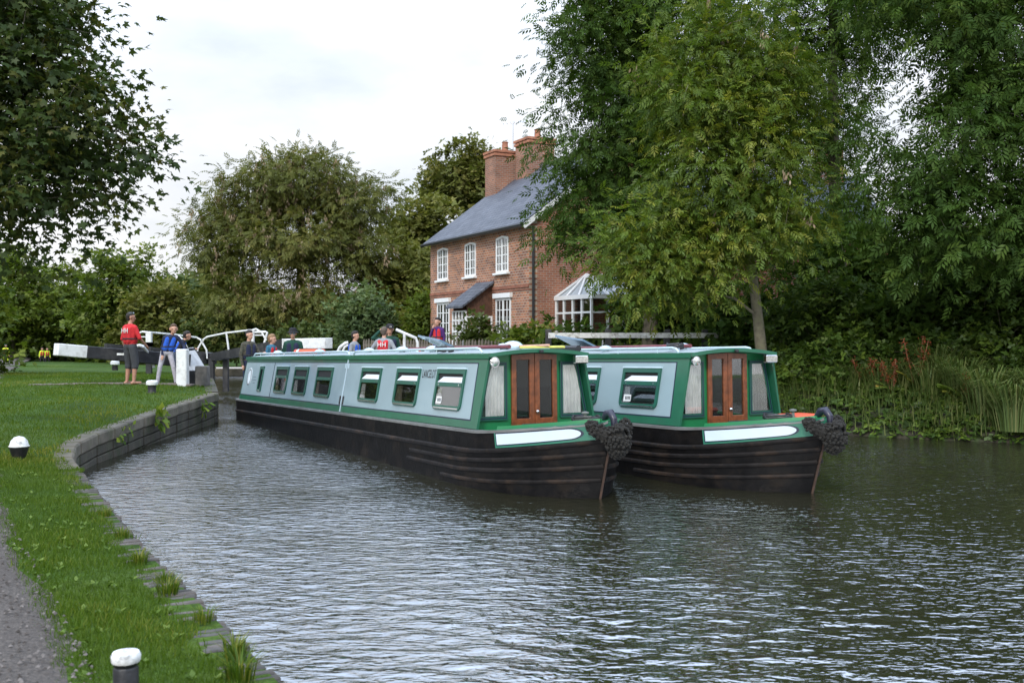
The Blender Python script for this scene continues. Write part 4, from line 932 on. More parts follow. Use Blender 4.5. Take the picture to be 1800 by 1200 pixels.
# second brick building beyond the trees
OUT = empty('brick_outbuilding', (at(1563, 470, 36).x, 36, GZ), (0, 0, R(14)), 'red brick building half hidden behind the right hand trees', 'house')
m_ = MB(); m_.box((-3.6, 2.5, 2.2), (7.2, 5, 4.8)); m_.build('wall', brick_mat('outbuilding_brick', (.30, .085, .05), (.22, .07, .045), (.25, .19, .15), ('xy', 2), .22, .078), OUT)
m_ = MB(); m_.prism([(-.3, 4.5), (5.3, 4.5), (2.5, 7.0)], lambda u, v, t: Vector((t, u, v)), -7.4, .2); m_.build('roof', SLATEM, OUT)
m_ = MB(); m_.box((-1.0, 2.4, 7.2), (.8, .8, 1.9)); m_.build('chimney', BRICKX, OUT)

# ------------------------------------------------------------------ fences
TIMB = mat('old_timber', (.15, .125, .095), .9, .35, 9, bump=.4, dirt=(.07, .065, .04), dirt_amt=.7)
PF = empty('picket_fence', (0, 0, 0), label='weathered wooden picket fence in front of the brick cottage', cat='fence')
a, b = at(640, 600, 36), at(962, 600, 29.5); n = 62
pm = MB(); pm.prism([(-.045, 0), (.045, 0), (.045, .78), (0, .86), (-.045, .78)], lambda u, v, t: Vector((u, t, v)), -.01, .01); pme = pm.mesh('picket'); pme.materials.append(TIMB)
ang = math.atan2(b.y - a.y, b.x - a.x)
for i in range(n):
    p = a.lerp(b, i / (n - 1)); o = bpy.data.objects.new('picket', pme); COL.objects.link(o); o.parent = PF; o.location = (p.x, p.y, 1.08 + rnd.uniform(-.02, .02)); o.rotation_euler = (0, rnd.uniform(-.03, .03), ang)
for z in (1.3, 1.72):
    m_ = MB(); m_.bar((a.x, a.y + .03, z), (b.x, b.y + .03, z), .03, .07); m_.build('rail', TIMB, PF)
RF = empty('rail_fence', (0, 0, 0), label='black post fence with peeling white top rail beside the moored boats', cat='fence')
posts = [at(p, 590, d) for p, d in ((964, 24.5), (1069, 25), (1172, 25.6), (1239, 26.1), (1306, 26.6))]
for p in posts: m_ = MB(); m_.box((p.x, p.y, 1.5), (.15, .15, 1.42)); m_.build('post', BLK, RF, bevel=.012)
for p, q in zip(posts, posts[1:] + [posts[-1] + Vector((1.0, .4, 0))]):
    m_ = MB(); m_.bar((p.x, p.y - .10, 2.06), (q.x, q.y - .10, 2.06), .05, .13); m_.build('top_rail', mat('peeling_white', (.74, .73, .68), .8, .12, 5, bump=.3, dirt=(.2, .17, .12), dirt_amt=.85, dirt_scale=7), RF)
    m_ = MB(); m_.bar((p.x, p.y - .10, 1.5), (q.x, q.y - .10, 1.5), .05, .12); m_.build('lower_rail', BLK, RF)
m_ = MB(); c = at(697, 570, 46); m_.box((c.x, c.y, c.z - .5), (1.3, .05, 1.2)); tag(m_.build('fence_panel', TIMB), 'small brown wooden fence panel seen beyond the boat crew', 'fence')

# ------------------------------------------------------------------ lock gates
BEAMB = mat('beam_black', (.022, .022, .024), .55, .4, 5, bump=.3, dirt=(.09, .085, .075), dirt_amt=.5)
GREYW = mat('grey_wood', (.13, .12, .105), .85, .35, 7, bump=.5)
G1 = empty('lock_gate', (0, 0, 0), label='lock gate with white post and long white tipped balance beam on the grass', cat='lock gate')
a, c = at(98, 614, 24.6), at(330, 634, 27.2); k = a.lerp(c, .205)
m_ = MB(); m_.bar(a, k, .28, .30, h2=.31); m_.build('beam_tip', WHT, G1, bevel=.015)
m_ = MB(); m_.bar(k, c, .28, .305, h2=.36, w2=.34); m_.build('balance_beam', BEAMB, G1, bevel=.015)
m_ = MB(); q = at(215, 622, 25.6); m_.box((q.x + .15, q.y - .2, q.z - .0), (.4, .06, .05)); m_.build('beam_plate', WHT, G1)
m_ = MB(); p = at(321, 645, 25.5); m_.box((p.x, p.y, 1.22), (.27, .24, .98)); m_.build('gate_post', WHT, G1, bevel=.02)
m_ = MB(); p = at(356, 668, 26.6); m_.box((p.x, p.y, .72), (.32, .3, 1.05)); m_.build('fender_post', GREYW, G1, bevel=.02)
m_ = MB(); p = at(337, 672, 26.9); m_.box((p.x, p.y, .66), (.55, .35, .9)); m_.build('gate_leaf', BEAMB, G1)
m_ = MB(); m_.add([at(326, 612, 27.3), at(340, 610, 27.8), at(366, 655, 27.6), at(334, 657, 26.9)], [(0, 1, 2, 3)]); m_.add([v + Vector((0, .04, -.05)) for v in (at(326, 612, 27.3), at(340, 610, 27.8), at(366, 655, 27.6), at(334, 657, 26.9))], [(3, 2, 1, 0)]); m_.build('walkway_board', mat('walkway_grey', (.48, .48, .47), .7, .15, 6), G1)
def rail(gate, pts, r_=.03): m_ = MB(); m_.tube([at(*p) for p in pts], r_, 8); m_.build('handrail', WHT, gate, smooth=True)
rail(G1, [(313, 590, 26.8), (320, 596, 26.8), (328, 610, 26.8), (330, 622, 26.8), (331, 655, 26.8)]); rail(G1, [(313, 590, 26.8), (316, 615, 26.8), (317, 620, 26.8)])
rail(G1, [(232, 609, 26), (246, 607, 26), (252, 609, 26), (258, 617, 26.2), (269, 640, 26.4), (270, 646, 26.4)], .04)
G2 = empty('lock_gate', (0, 0, 0), label='farther lock gate leaf with white handrail ending left of the rail gap', cat='lock gate')
rail(G2, [(243, 586, 31), (250, 583, 31), (262, 584, 31), (305, 588, 32), (345, 593, 33), (353, 597, 33), (354, 602, 33), (348, 612, 33), (346, 628, 33)]); rail(G2, [(243, 592, 31), (262, 592, 31)], .02); rail(G2, [(306, 588, 32), (306, 622, 32)], .025)
m_ = MB(); p = at(262, 596, 31); m_.box((p.x, p.y, p.z), (.16, .14, .46)); m_.build('white_post', WHT, G2); m_ = MB(); m_.box((p.x, p.y, 1.25), (.16, .14, 1.2)); m_.build('black_post', BEAMB, G2)
m_ = MB(); m_.bar(at(185, 612, 31), at(357, 626, 33), .28, .30); m_.build('balance_beam', BEAMB, G2)
G3 = empty('lock_gate', (0, 0, 0), label='farther lock gate leaf with dark beam ending in a broad white tip', cat='lock gate')
rail(G3, [(364, 630, 33), (363, 615, 33), (356, 603, 33), (357, 597, 33), (364, 592, 33), (398, 585, 32.5), (440, 580, 32)]); rail(G3, [(398, 585, 32.5), (402, 616, 32.5)], .03)
rail(G3, [(440, 581, 32), (450, 578, 32), (460, 584, 32), (468, 598, 32)], .03); rail(G3, [(440, 584, 32), (466, 583, 32), (470, 584, 32), (464, 604, 32)], .035); rail(G3, [(440, 589, 32), (464, 589, 32)], .02)
m_ = MB(); p = at(442, 593, 32); m_.box((p.x, p.y, p.z), (.17, .15, .52)); m_.build('white_post', WHT, G3)
m_ = MB(); m_.bar(at(357, 628, 33.5), at(372, 630, 33.2), .4, .36); m_.bar(at(372, 628, 33.2), at(502, 604, 29.5), .28, .25, h2=.28); m_.build('balance_beam', BEAMB, G3)
m_ = MB(); m_.bar(at(502, 604, 29.5), at(578, 603, 28.2), .28, .29, h2=.30); m_.build('beam_tip', WHT, G3, bevel=.012)
m_ = MB()
for px in (372, 397): p = at(px, 640, 33); m_.box((p.x, p.y, .75), (.16, .2, 1.1))
m_.build('support_post', BEAMB, G3)
H1 = empty('handrail_frame', (0, 0, 0), label='sloping white tube handrail standing behind the man in red vest', cat='handrail')
m_ = MB(); m_.tube([at(696, 579, 27.5), at(712, 586, 27.5), at(731, 594, 27.5), at(734, 602, 27.5), at(734, 640, 27.5)], .04, 8); m_.tube([at(711, 586, 27.5), at(711, 645, 27.5)], .04, 8); m_.build('tube_rail', WHT, H1, smooth=True)
H2 = empty('handrail_frame', (0, 0, 0), label='curved white tube handrail beside the boy in blue vest', cat='handrail')
m_ = MB(); m_.tube([at(592, 622, 27.5), at(598, 610, 27.5), at(607, 603, 27.5), at(612, 602, 27.5)], .045, 8); m_.tube([at(600, 622, 27.5), at(606, 610, 27.5), at(612, 606, 27.5)], .03, 8); m_.build('tube_rail', WHT, H2, smooth=True)
m_ = MB(); p0 = at(60, 671, 25.2); p1 = at(330, 671, 25.6)
for i in range(11):
    q = p0.lerp(p1, i / 11); x, y = q.x, q.y; m_ = MB(); m_.box((x + .2, y, left_h(x, y) + .0), (.56, .36 + rnd.uniform(-.05, .05), .05)); o = m_.build('paving_slab', mat('paving', (.15, .12, .10), .9, .3, 4, bump=.4, dirt=(.06, .07, .03), dirt_amt=.6), WALL, bevel=.01)

# ------------------------------------------------------------------ trees and plants
ASH = []
def _ash():
    v, f = [], []
    def leaflet(bx, by, ang, l, w, dz):
        b = len(v); c, s = math.cos(ang), math.sin(ang)
        for u, t in ((0, 0), (.45, .5), (1, 0), (.45, -.5)):
            uu, tt = u * l, t * w; v.append((bx + uu * c - tt * s, by + uu * s + tt * c, dz - .22 * (bx + uu * c) ** 2 - .25 * u * l)); 
        f.append((b, b + 1, b + 2, b + 3))
    for x in (.28, .52, .76):
        for sg in (-1, 1): leaflet(x, 0, sg * R(52), .42, .165, 0)
    leaflet(.86, 0, 0, .42, .165, 0); return v, f
ASH_T = _ash()
def _palm():
    v, f = [(0, 0, 0)], []
    for a, l in ((-105, .55), (-52, .8), (0, .95), (52, .8), (105, .55)):
        b = len(v); c, s = math.cos(R(a)), math.sin(R(a))
        for u, t in ((.42, .26), (1, 0), (.42, -.26)): v.append((.25 + u * l * c - t * l * s, u * l * s + t * l * c, -.12 * u))
        f.append((0, b, b + 1, b + 2))
    v[0] = (.25, 0, 0); return v, f
PALM_T = _palm()
def _tri():
    v, f = [], []
    for a, l, z in ((0, 1.05, 0), (80, .9, .15), (-75, .9, -.1)):
        b = len(v); c, s = math.cos(R(a)), math.sin(R(a))
        for u, t in ((0, 0), (.5, .31), (1, 0), (.5, -.31)): v.append((u * l * c - t * s, u * l * s + t * c, z * u))
        f.append((b, b + 1, b + 2, b + 3))
    return v, f
TRI_T = _tri()
BARK = mat('bark', (.10, .085, .06), .9, .35, 10, bump=.7, dirt=(.06, .075, .03), dirt_amt=.6)
BARKL = mat('bark_pale', (.17, .15, .10), .9, .3, 10, bump=.6, dirt=(.12, .13, .05), dirt_amt=.6)
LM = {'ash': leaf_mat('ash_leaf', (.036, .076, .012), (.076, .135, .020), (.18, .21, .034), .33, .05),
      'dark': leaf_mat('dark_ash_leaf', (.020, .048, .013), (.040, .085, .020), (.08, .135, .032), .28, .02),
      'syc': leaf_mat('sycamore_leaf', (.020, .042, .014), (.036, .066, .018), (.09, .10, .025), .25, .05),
      'mid': leaf_mat('ash_far_leaf', (.052, .072, .022), (.095, .122, .036), (.17, .175, .062), .28, .04),
      'pale': leaf_mat('pale_leaf', (.065, .085, .025), (.11, .14, .04), (.18, .19, .07), .3, .04),
      'bright': leaf_mat('bright_leaf', (.040, .075, .014), (.075, .125, .022), (.15, .20, .04), .3, .04),
      'blue': leaf_mat('willow_leaf', (.045, .085, .045), (.08, .135, .07), (.14, .2, .1), .3, .05),
      'oak': leaf_mat('oak_leaf', (.030, .055, .020), (.055, .09, .028), (.1, .13, .04), .25, .04),
      'bram': leaf_mat('bramble_leaf', (.022, .05, .012), (.045, .095, .018), (.10, .17, .03), .28, .06)}
KEYS = leaf_mat('seed_keys', (.18, .13, .075), (.30, .22, .14), (.42, .33, .23), .2, .02)
def plant(name, label, cat, base, trunk, lobes, nclump, per, lsize, rc, tmpl, lm, bark=BARK, r0=.16, keys=0, group=None, droop=.3, seed=1, bias=.45, part='crown', clumps=None):
    """trunk: list of local points; lobes: (cx, cy, cz, rx, ry, rz) local ellipsoids that hold leaf clumps"""
    g = np.random.default_rng(seed); root = empty(name, base, label=label, cat=cat, group=group)
    vol = np.array([l[3] * l[4] * l[5] for l in lobes]); idx = g.choice(len(lobes), nclump, p=vol / vol.sum()); L = np.array(lobes)[idx]
    d = g.standard_normal((nclump, 3)); d /= np.linalg.norm(d, axis=1, keepdims=True); C = L[:, :3] + d * L[:, 3:] * (g.random(nclump) ** bias)[:, None]
    if clumps is not None: C = np.vstack([C, np.array(clumps, float)]); d = np.vstack([d, np.tile([1, 0, 0], (len(clumps), 1))]); nclump = len(C)
    # limbs: join every clump to the nearest lower node
    nodes = [Vector(p) for p in trunk]; T0 = np.array([list(p) for p in trunk]); m_ = MB()
    m_.tube(trunk, list(np.linspace(r0, r0 * .35, len(trunk))), 10)
    NA = [np.array(p, float) for p in trunk[1:]]; lev = [r0 * (.55 - .3 * i / len(trunk)) for i in range(len(trunk) - 1)]
    order = np.argsort([np.min(np.linalg.norm(T0 - c, axis=1)) for c in C])
    for i in order:
        c = C[i]; A = np.array(NA); dd = np.linalg.norm(A - c, axis=1) + np.maximum(0, A[:, 2] - c[2]) * 1.2; j = int(np.argmin(dd)); a = A[j]; ln = np.linalg.norm(c - a)
        if ln < .05: continue
        ra = max(.006, min(lev[j], .012 + .018 * ln)); mid = (a + c) / 2 + np.array([0, 0, .10 * ln]) + g.normal(0, .04 * ln, 3)
        m_.tube([a, mid, c], [ra, ra * .7, ra * .35], 5, False); NA += [mid, c]; lev += [ra * .7, ra * .5]
    m_.build('trunk', bark, root, smooth=True, fix=False)
    n = nclump * per; ci = np.repeat(np.arange(nclump), per); o_ = g.standard_normal((n, 3)) * rc * np.array([1, 1, .75]) * (.6 + .8 * g.random(nclump))[ci][:, None]
    P = C[ci] + o_; U = o_ / (rc + 1e-6) * .7 + d[ci] * .5 + g.standard_normal((n, 3)) * .6; U[:, 2] -= droop
    NN = g.standard_normal((n, 3)) * .55 + np.array([0, 0, 1.0]); NN += d[ci] * .35
    cr = g.random(nclump); rv = np.clip(.55 * cr[ci] + .45 * g.random(n), 0, 1)
    scatter_mesh(part, P - U / (np.linalg.norm(U, axis=1, keepdims=True) + 1e-6) * lsize * .3, U, NN, lsize * g.uniform(.5, 1.3, n), tmpl[0], tmpl[1], LM[lm], root, rv)
    if keys:
        ck = C[g.choice(nclump, keys)] + g.standard_normal((keys, 3)) * rc * .8; kk = np.repeat(ck, 16, axis=0) + g.standard_normal((keys * 16, 3)) * np.array([.05, .05, .10]) * (lsize / .28)
        U = np.tile([0, 0, -1.0], (len(kk), 1)) + g.standard_normal((len(kk), 3)) * .25
        scatter_mesh('seed_keys', kk, U, g.standard_normal((len(kk), 3)), .13 * (lsize / .28), [(0, 0, 0), (.5, .2, 0), (1, 0, 0), (.5, -.2, 0)], [(0, 1, 2, 3)], KEYS, root)['kind'] = 'stuff'
    return root
def LB(px, py, d, rx, ry, rz, base): c = at(px, py, d) - Vector(base); return (c.x, c.y, c.z, rx, ry, rz)
def ground_at(px, d, z): p = at(px, 590, d); return (p.x, p.y, z)

# right: light ash leaning over the bank
b = ground_at(1342, 23, .9)
plant('ash_tree', 'bright green young ash tree leaning over the bank with hanging seed keys', 'tree', b, [(0, 0, -.2), (-.05, 0, .8), (-.12, .05, 1.6), (-.22, .1, 2.5), (-.35, .1, 3.6), (-.55, .1, 5.0), (-.8, .1, 6.6), (-1.0, 0, 8.2)],
      [LB(1250, 90, 23, 1.7, 1.4, 1.7, b), LB(1270, 290, 22.6, 1.9, 1.6, 1.3, b), LB(1170, 420, 22.3, 1.5, 1.4, 1.1, b), LB(1320, 390, 22.3, 1.4, 1.4, 1.1, b), LB(1185, 480, 22, 1.5, 1.3, .62, b), LB(1120, 470, 22, .9, 1, .9, b), LB(1230, 200, 22.5, 1.6, 1.5, 1.2, b), LB(1345, 160, 23.3, 1.2, 1.2, 1.6, b), LB(1390, 330, 23, .9, 1, .8, b)],
      280, 58, .255, .36, ASH_T, 'ash', BARKL, .15, keys=36, seed=3)
# right: tall dark ash behind
b = ground_at(1140, 28, 1.1)
plant('ash_tree', 'tall dark ash tree rising between the cottage and the light ash', 'tree', b, [(0, 0, -.2), (.05, 0, 1.5), (0, .1, 3.2), (.1, .1, 5.2), (.2, .1, 7.5), (.3, 0, 10), (.3, 0, 12.5)],
      [LB(1120, -40, 28, 2.6, 2.2, 2.2, b), LB(1060, 90, 27.5, 1.9, 1.8, 1.6, b), LB(1080, 230, 27.5, 2.1, 2, 1.7, b), LB(1050, 330, 27.2, 1.6, 1.6, 1.4, b), LB(1040, 400, 27, 1.2, 1.4, 1.0, b), LB(985, 430, 27, .6, .8, .5, b), LB(1150, 180, 28.5, 1.8, 2, 2, b), LB(1160, 400, 28.5, 1.6, 1.6, 1.6, b)],
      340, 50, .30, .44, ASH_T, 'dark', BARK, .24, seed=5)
# right: dark trees filling the top right
b = ground_at(1480, 31, 1.2)
plant('ash_tree', 'dark ash tree behind the light ash with sky showing through its crown', 'tree', b, [(0, 0, -.2), (0, 0, 2), (-.2, 0, 4.5), (-.3, 0, 7.5), (-.3, 0, 11), (-.2, 0, 14)],
      [LB(1400, 60, 31, 3.0, 2.4, 2.6, b), LB(1440, 230, 31, 2.2, 2, 1.6, b), LB(1430, 370, 30.5, 2.2, 1.8, 1.4, b), LB(1560, 20, 31, 2.6, 2.2, 1.6, b), LB(1500, -140, 31, 3.8, 2.5, 2.4, b), LB(1370, 450, 31, 1.4, 1.4, 1.2, b)],
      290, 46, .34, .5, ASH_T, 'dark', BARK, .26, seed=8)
b = ground_at(1870, 21.5, 1.1)
plant('ash_tree', 'large dark ash tree with thick trunk overhanging the reeds', 'tree', b, [(0, 0, -.2), (-.05, 0, 1.6), (0, 0, 3.4), (-.1, 0, 5.6), (-.2, 0, 8), (-.2, 0, 11)],
      [LB(1700, 250, 21, 1.9, 1.6, 1.3, b), LB(1780, 100, 21.5, 2.2, 1.9, 1.5, b), LB(1650, 390, 20.8, 1.5, 1.5, 1.0, b), LB(1760, 400, 21, 1.7, 1.6, 1.1, b), LB(1700, -40, 22, 3.0, 2.2, 1.5, b), LB(1900, 250, 21, 2.2, 2, 2.4, b), LB(1600, 470, 21.5, 1.0, 1.1, .7, b), LB(1580, 330, 21.5, .9, 1, .8, b)],
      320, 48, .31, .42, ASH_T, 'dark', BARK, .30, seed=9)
# hedge and scrub along the right bank
hed = [(1440, 560, 24.5, 1.5, 1.0, 1.1, 'bram', 'bramble bush with pale leaves hanging beside the farther boat bow'), (1560, 560, 24.5, 1.6, 1.2, 1.2, 'dark', 'dark hedge shrub below the brick building'),
       (1680, 540, 23.5, 1.6, 1.2, 1.2, 'dark', 'dark overgrown shrub behind the dock plants'), (1790, 560, 22.5, 1.5, 1.2, 1.2, 'bram', 'leafy bramble shrub above the long sedge'), (1600, 640, 22.6, 1.3, .8, .55, 'bram', 'low bramble growth above the muddy bank'),
       (1420, 660, 22.6, .9, .7, .6, 'bram', 'bramble trailing to the water beside the farther bow'), (1330, 560, 26, 1.5, 1, .9, 'dark', 'shadowy shrub behind the white rail fence'), (1170, 570, 29, 1.8, 1.2, .8, 'dark', 'dark low hedge between conservatory and rail fence'),
       (1010, 607, 29.5, 1.0, .8, .42, 'dark', 'dark green bush below the conservatory'), (925, 600, 30.5, .8, .7, .42, 'bright', 'light green bush at the cottage corner by the picket fence'), (848, 590, 33.6, .6, .5, .5, 'oak', 'climbing shrub in front of the cottage porch'),
       (1500, 470, 27, 2.0, 1.4, 1.2, 'dark', 'tall dark thicket rising behind the bank brambles'), (1900, 480, 23, 2.2, 1.5, 2.0, 'dark', 'tall thicket at the far end of the reedy bank'), (1730, 460, 25.5, 2.2, 1.4, 1.2, 'dark', 'dark thicket under the overhanging ash')]
for i, (px, py, d, rx, ry, rz, lm, lab) in enumerate(hed):
    gz = .5 if d < 23 else 1.0; b = ground_at(px, d, gz); c = at(px, py, d)
    h = c.z - gz
    plant('shrub', lab, 'shrub', b, [(0, 0, -.2), (.05, 0, max(.15, h * .4)), (.1, 0, max(.3, h * .8))], [(0, 0, h, rx, ry, rz), (rx * .4, -.1, max(.25, h * .45), rx * .8, ry * .8, max(.3, h * .45)), (-rx * .4, -.1, max(.25, h * .45), rx * .8, ry * .8, max(.3, h * .45))],
          min(130, int(62 * rx * max(rz, .7))), 38, .13 if lm == 'bram' else .18, .27, TRI_T, lm, BARK, .05, seed=20 + i, part='foliage')
# sedge and docks at the water's edge
SEDGE = leaf_mat('sedge_blade', (.05, .095, .03), (.09, .15, .05), (.17, .21, .10), .25, .06)
def sedge(px, d, n, h, label, m__=SEDGE):
    p = at(px, 590, d); P, U, NN, s = [], [], [], []
    for _ in range(n):
        a = rnd.random() * 6.28; r = .4 * rnd.random(); l = rnd.uniform(.2, 1.2)
        P.append((r * math.cos(a), r * math.sin(a), 0)); U.append((math.cos(a), math.sin(a), 0)); NN.append((math.cos(a) * l, math.sin(a) * l, 1)); s.append(h * rnd.uniform(.5, 1.1))
    tv = [(0, -.012, 0), (0, .012, 0), (.10, .012, .45), (.10, -.012, .45), (.32, .009, .78), (.32, -.009, .78), (.66, 0, .72)]
    tf = [(0, 1, 2), (0, 2, 3), (3, 2, 4), (3, 4, 5), (5, 4, 6)]
    o = scatter_mesh('sedge_clump', P, U, NN, s, tv, tf, m__); o.location = (p.x, p.y, right_ground(p.x, p.y) - .05); tag(o, label, 'sedge')
sedge(1785, 19.15, 520, 1.2, 'large arching sedge clump at the water beside the dock plants'); sedge(1735, 19.7, 380, 1.1, 'arching sedge clump between dock leaves and the large sedge'); sedge(1650, 21.4, 260, 1.15, 'grassy clump behind the red dock seed heads'); sedge(1850, 19.0, 420, 1.25, 'outermost sedge clump leaning over the canal'); sedge(1570, 21.8, 140, .8, 'small grassy clump behind the yellowing docks')
DOCKL = leaf_mat('dock_leaf', (.05, .09, .02), (.09, .15, .03), (.30, .24, .05), .3, .05); DOCKR = leaf_mat('dock_seed', (.07, .02, .012), (.12, .035, .02), (.2, .06, .03), .1, .02)
def dock(px, d, nl, ll, ns, sh, label):
    p = at(px, 590, d); r = empty('dock_plant', (p.x, p.y, right_ground(p.x, p.y) - .03), label=label, cat='plant')
    for k in range(nl):
        a = rnd.random() * 6.28; tl = rnd.uniform(.5, 1.4); m2 = MB(); u = Vector((math.cos(a), math.sin(a), 0)); w = Vector((-u.y, u.x, 0)); L_ = ll * rnd.uniform(.6, 1.15)
        m2.grid([[u * (L_ * (.15 * t + .65 * t * t)) + Vector((0, 0, L_ * (1.15 * t - .62 * t * t * tl) + .05)) + w * (s_ * .14 * L_ * math.sin(PI * min(1, t * .96 + .02)) ** .8) + Vector((0, 0, -.03 * abs(s_))) for s_ in (-1, 0, 1)] for t in np.linspace(0, 1, 7)])
        o = m2.build('leaf', DOCKL, r, smooth=True, fix=False); at_ = o.data.attributes.new('rnd', 'FLOAT', 'FACE'); at_.data.foreach_set('value', [rnd.random() ** 2] * len(o.data.polygons))
    for k in range(ns):
        a = rnd.random() * 6.28; top = Vector((math.cos(a) * .25, math.sin(a) * .25, sh * rnd.uniform(.8, 1.1))); P = []
        for _ in range(90): t = rnd.uniform(.45, 1); P.append(tuple(top * t + Vector((rnd.gauss(0, .035), rnd.gauss(0, .035), rnd.gauss(0, .02)))))
        scatter_mesh('seed_head', P, RNG.standard_normal((90, 3)), RNG.standard_normal((90, 3)), .045, KITE, [(0, 1, 2, 3)], DOCKR, r)['kind'] = 'stuff'
        m2 = MB(); m2.tube([(0, 0, 0), top], .008, 5); m2.build('stem', DOCKL if False else mat('dock_stem', (.16, .07, .03), .8), r)
dock(1570, 20.9, 7, .5, 4, .85, 'withered dock with dark red seed heads at the water'); dock(1610, 21.0, 6, .5, 3, 1.15, 'tall red seeded dock in the middle of the bank'); dock(1672, 20.2, 9, .75, 0, 0, 'big leaved green dock drooping towards the water'); dock(1700, 19.9, 5, .65, 1, .9, 'dock with one rusty seed spike beside the sedge'); dock(1520, 21.4, 5, .35, 3, .7, 'small reddish dock nearest the boat bow')

# left: overhanging sycamore on the towpath side
b = (-10.3, 13.2, .5)
plant('sycamore_tree', 'big dark sycamore overhanging the towpath verge', 'tree', b, [(0, 0, -.3), (.05, 0, 1.6), (.15, 0, 3.2), (.4, 0, 5.0), (.7, 0, 7.0), (.9, 0, 9.5)],
      [LB(20, 80, 13.3, 1.15, 1.4, 1.0, b), LB(-60, 220, 13, 1.9, 1.7, 1.4, b), LB(110, 200, 13.3, 1.0, 1.3, .8, b), LB(175, 250, 13.4, .75, 1.0, .35, b), LB(60, 310, 13.1, 1.1, 1.2, .6, b), LB(30, 400, 13, .95, 1.1, .5, b), LB(110, 385, 13.2, .45, .7, .35, b), LB(-60, -60, 13.5, 1.8, 2, 1.2, b), LB(100, 120, 13.5, .6, 1, .6, b)],
      370, 58, .095, .25, PALM_T, 'syc', BARK, .24, seed=31, droop=.45, clumps=[tuple(at(x_, y_, 13.3) - Vector(b)) for x_, y_ in ((240, 255), (255, 268), (275, 290), (215, 205), (195, 120), (160, 60), (205, 330), (195, 345), (150, 20), (225, 225), (140, 430))])
# left: hedge trees along the towpath, further away
for i, (px, py, d, rx, ry, rz, lm, lab) in enumerate([(20, 520, 66, 3.4, 2.4, 3.0, 'bright', 'bright green bushy tree behind the towpath under the sycamore'), (-130, 480, 30, 2.2, 2, 2.6, 'bright', 'leafy tree beyond the sycamore trunk'), (110, 530, 72, 3.4, 2.4, 2.8, 'bright', 'rounded green hedge tree left of the balance beam'),
        (220, 500, 62, 2.6, 2.4, 2.6, 'bright', 'round topped green tree far behind the balance beam'), (180, 575, 68, 3.4, 1.8, 1.6, 'oak', 'dark low hedge behind the man in red'), (290, 560, 58, 2.6, 2, 2.0, 'mid', 'low leafy tree left of the great ash'), (60, 590, 72, 3.2, 1.5, 1.3, 'oak', 'dark hedge bottom beside the towpath')]):
    b = ground_at(px, d, .3); c = at(px, py, d); h = c.z - .3
    plant('hedge_tree', lab, 'tree', b, [(0, 0, -.2), (.1, 0, h * .35), (0, 0, h * .7), (.1, 0, h * 1.1)], [(0, 0, h, rx, ry, rz), (rx * .5, 0, h * .5, rx * .8, ry * .8, h * .5), (-rx * .5, 0, h * .5, rx * .8, ry * .8, h * .5)], 150, 42, .17 + .0016 * d, .42, TRI_T, lm, BARK, .14, seed=50 + i, group=None)
# centre: great ash with seed keys
b = ground_at(520, 50, .6)
plant('ash_tree', 'great spreading ash tree hung with pale seed keys behind the lock', 'tree', b, [(0, 0, -.3), (.1, 0, 1.5), (.2, 0, 3.2), (.3, 0, 5.2), (.3, 0, 7.4), (.4, 0, 9.6)],
      [LB(520, 330, 50, 3.2, 2.6, 1.7, b), LB(420, 375, 50, 2.3, 2.2, 1.5, b), LB(625, 365, 50, 2.1, 2.2, 1.6, b), LB(375, 430, 49.5, 1.5, 2, 1.3, b), LB(520, 430, 49, 3.6, 2.6, 1.3, b), LB(640, 450, 49.5, 1.6, 2, 1.4, b), LB(440, 530, 48.5, 2.8, 2.2, 1.5, b), LB(560, 530, 48.5, 2.6, 2.2, 1.5, b), LB(520, 285, 50, 1.6, 1.6, .7, b)],
      420, 46, .40, .46, ASH_T, 'mid', BARK, .34, keys=420, seed=71, bias=.5)
for i, (px, py, d, rx, ry, rz, lm, lab, ls) in enumerate([(830, 305, 62, 2.8, 2.4, 2.0, 'mid', 'oak tree rising behind the cottage roof', .34), (745, 400, 58, 2.4, 2, 1.9, 'pale', 'pale loose willow tree left of the cottage roof', .3), (720, 500, 50, 1.8, 1.6, 2.0, 'pale', 'yellowish willow shrub beside the cottage wall', .26),
        (640, 555, 42, 1.4, 1.2, 1.1, 'blue', 'blue green willow shrub behind the boy in blue', .2), (742, 560, 41.5, .7, .8, 1.1, 'bright', 'bright bush against the cottage corner', .17), (690, 580, 43, 1.2, 1, .7, 'pale', 'low yellow green shrub behind the fence panel', .2), (560, 590, 45, 2.0, 1, .6, 'oak', 'dark undergrowth below the great ash', .24), (400, 590, 48, 2.2, 1, .7, 'oak', 'undergrowth behind the white gate rails', .24)]):
    b = ground_at(px, d, .9); c = at(px, py, d); h = c.z - .9
    plant('tree' if h > 3 else 'shrub', lab, 'tree' if h > 3 else 'shrub', b, [(0, 0, -.3), (.05, 0, h * .3), (.1, 0, h * .6), (0, 0, h * 1.05)], [(0, 0, h, rx, ry, rz), (rx * .45, 0, h - rz * .5, rx * .7, ry * .8, rz * .7), (-rx * .45, 0, h - rz * .5, rx * .7, ry * .8, rz * .7)] + ([(0, 0, h * .5, rx * .8, ry * .8, h * .35)] if py > 390 else []), 150 if h > 3 else 80, 46, ls * .82, .42 if h > 3 else .3, TRI_T, lm, BARK, .05 * h ** .5, seed=90 + i, part='crown' if h > 3 else 'foliage')
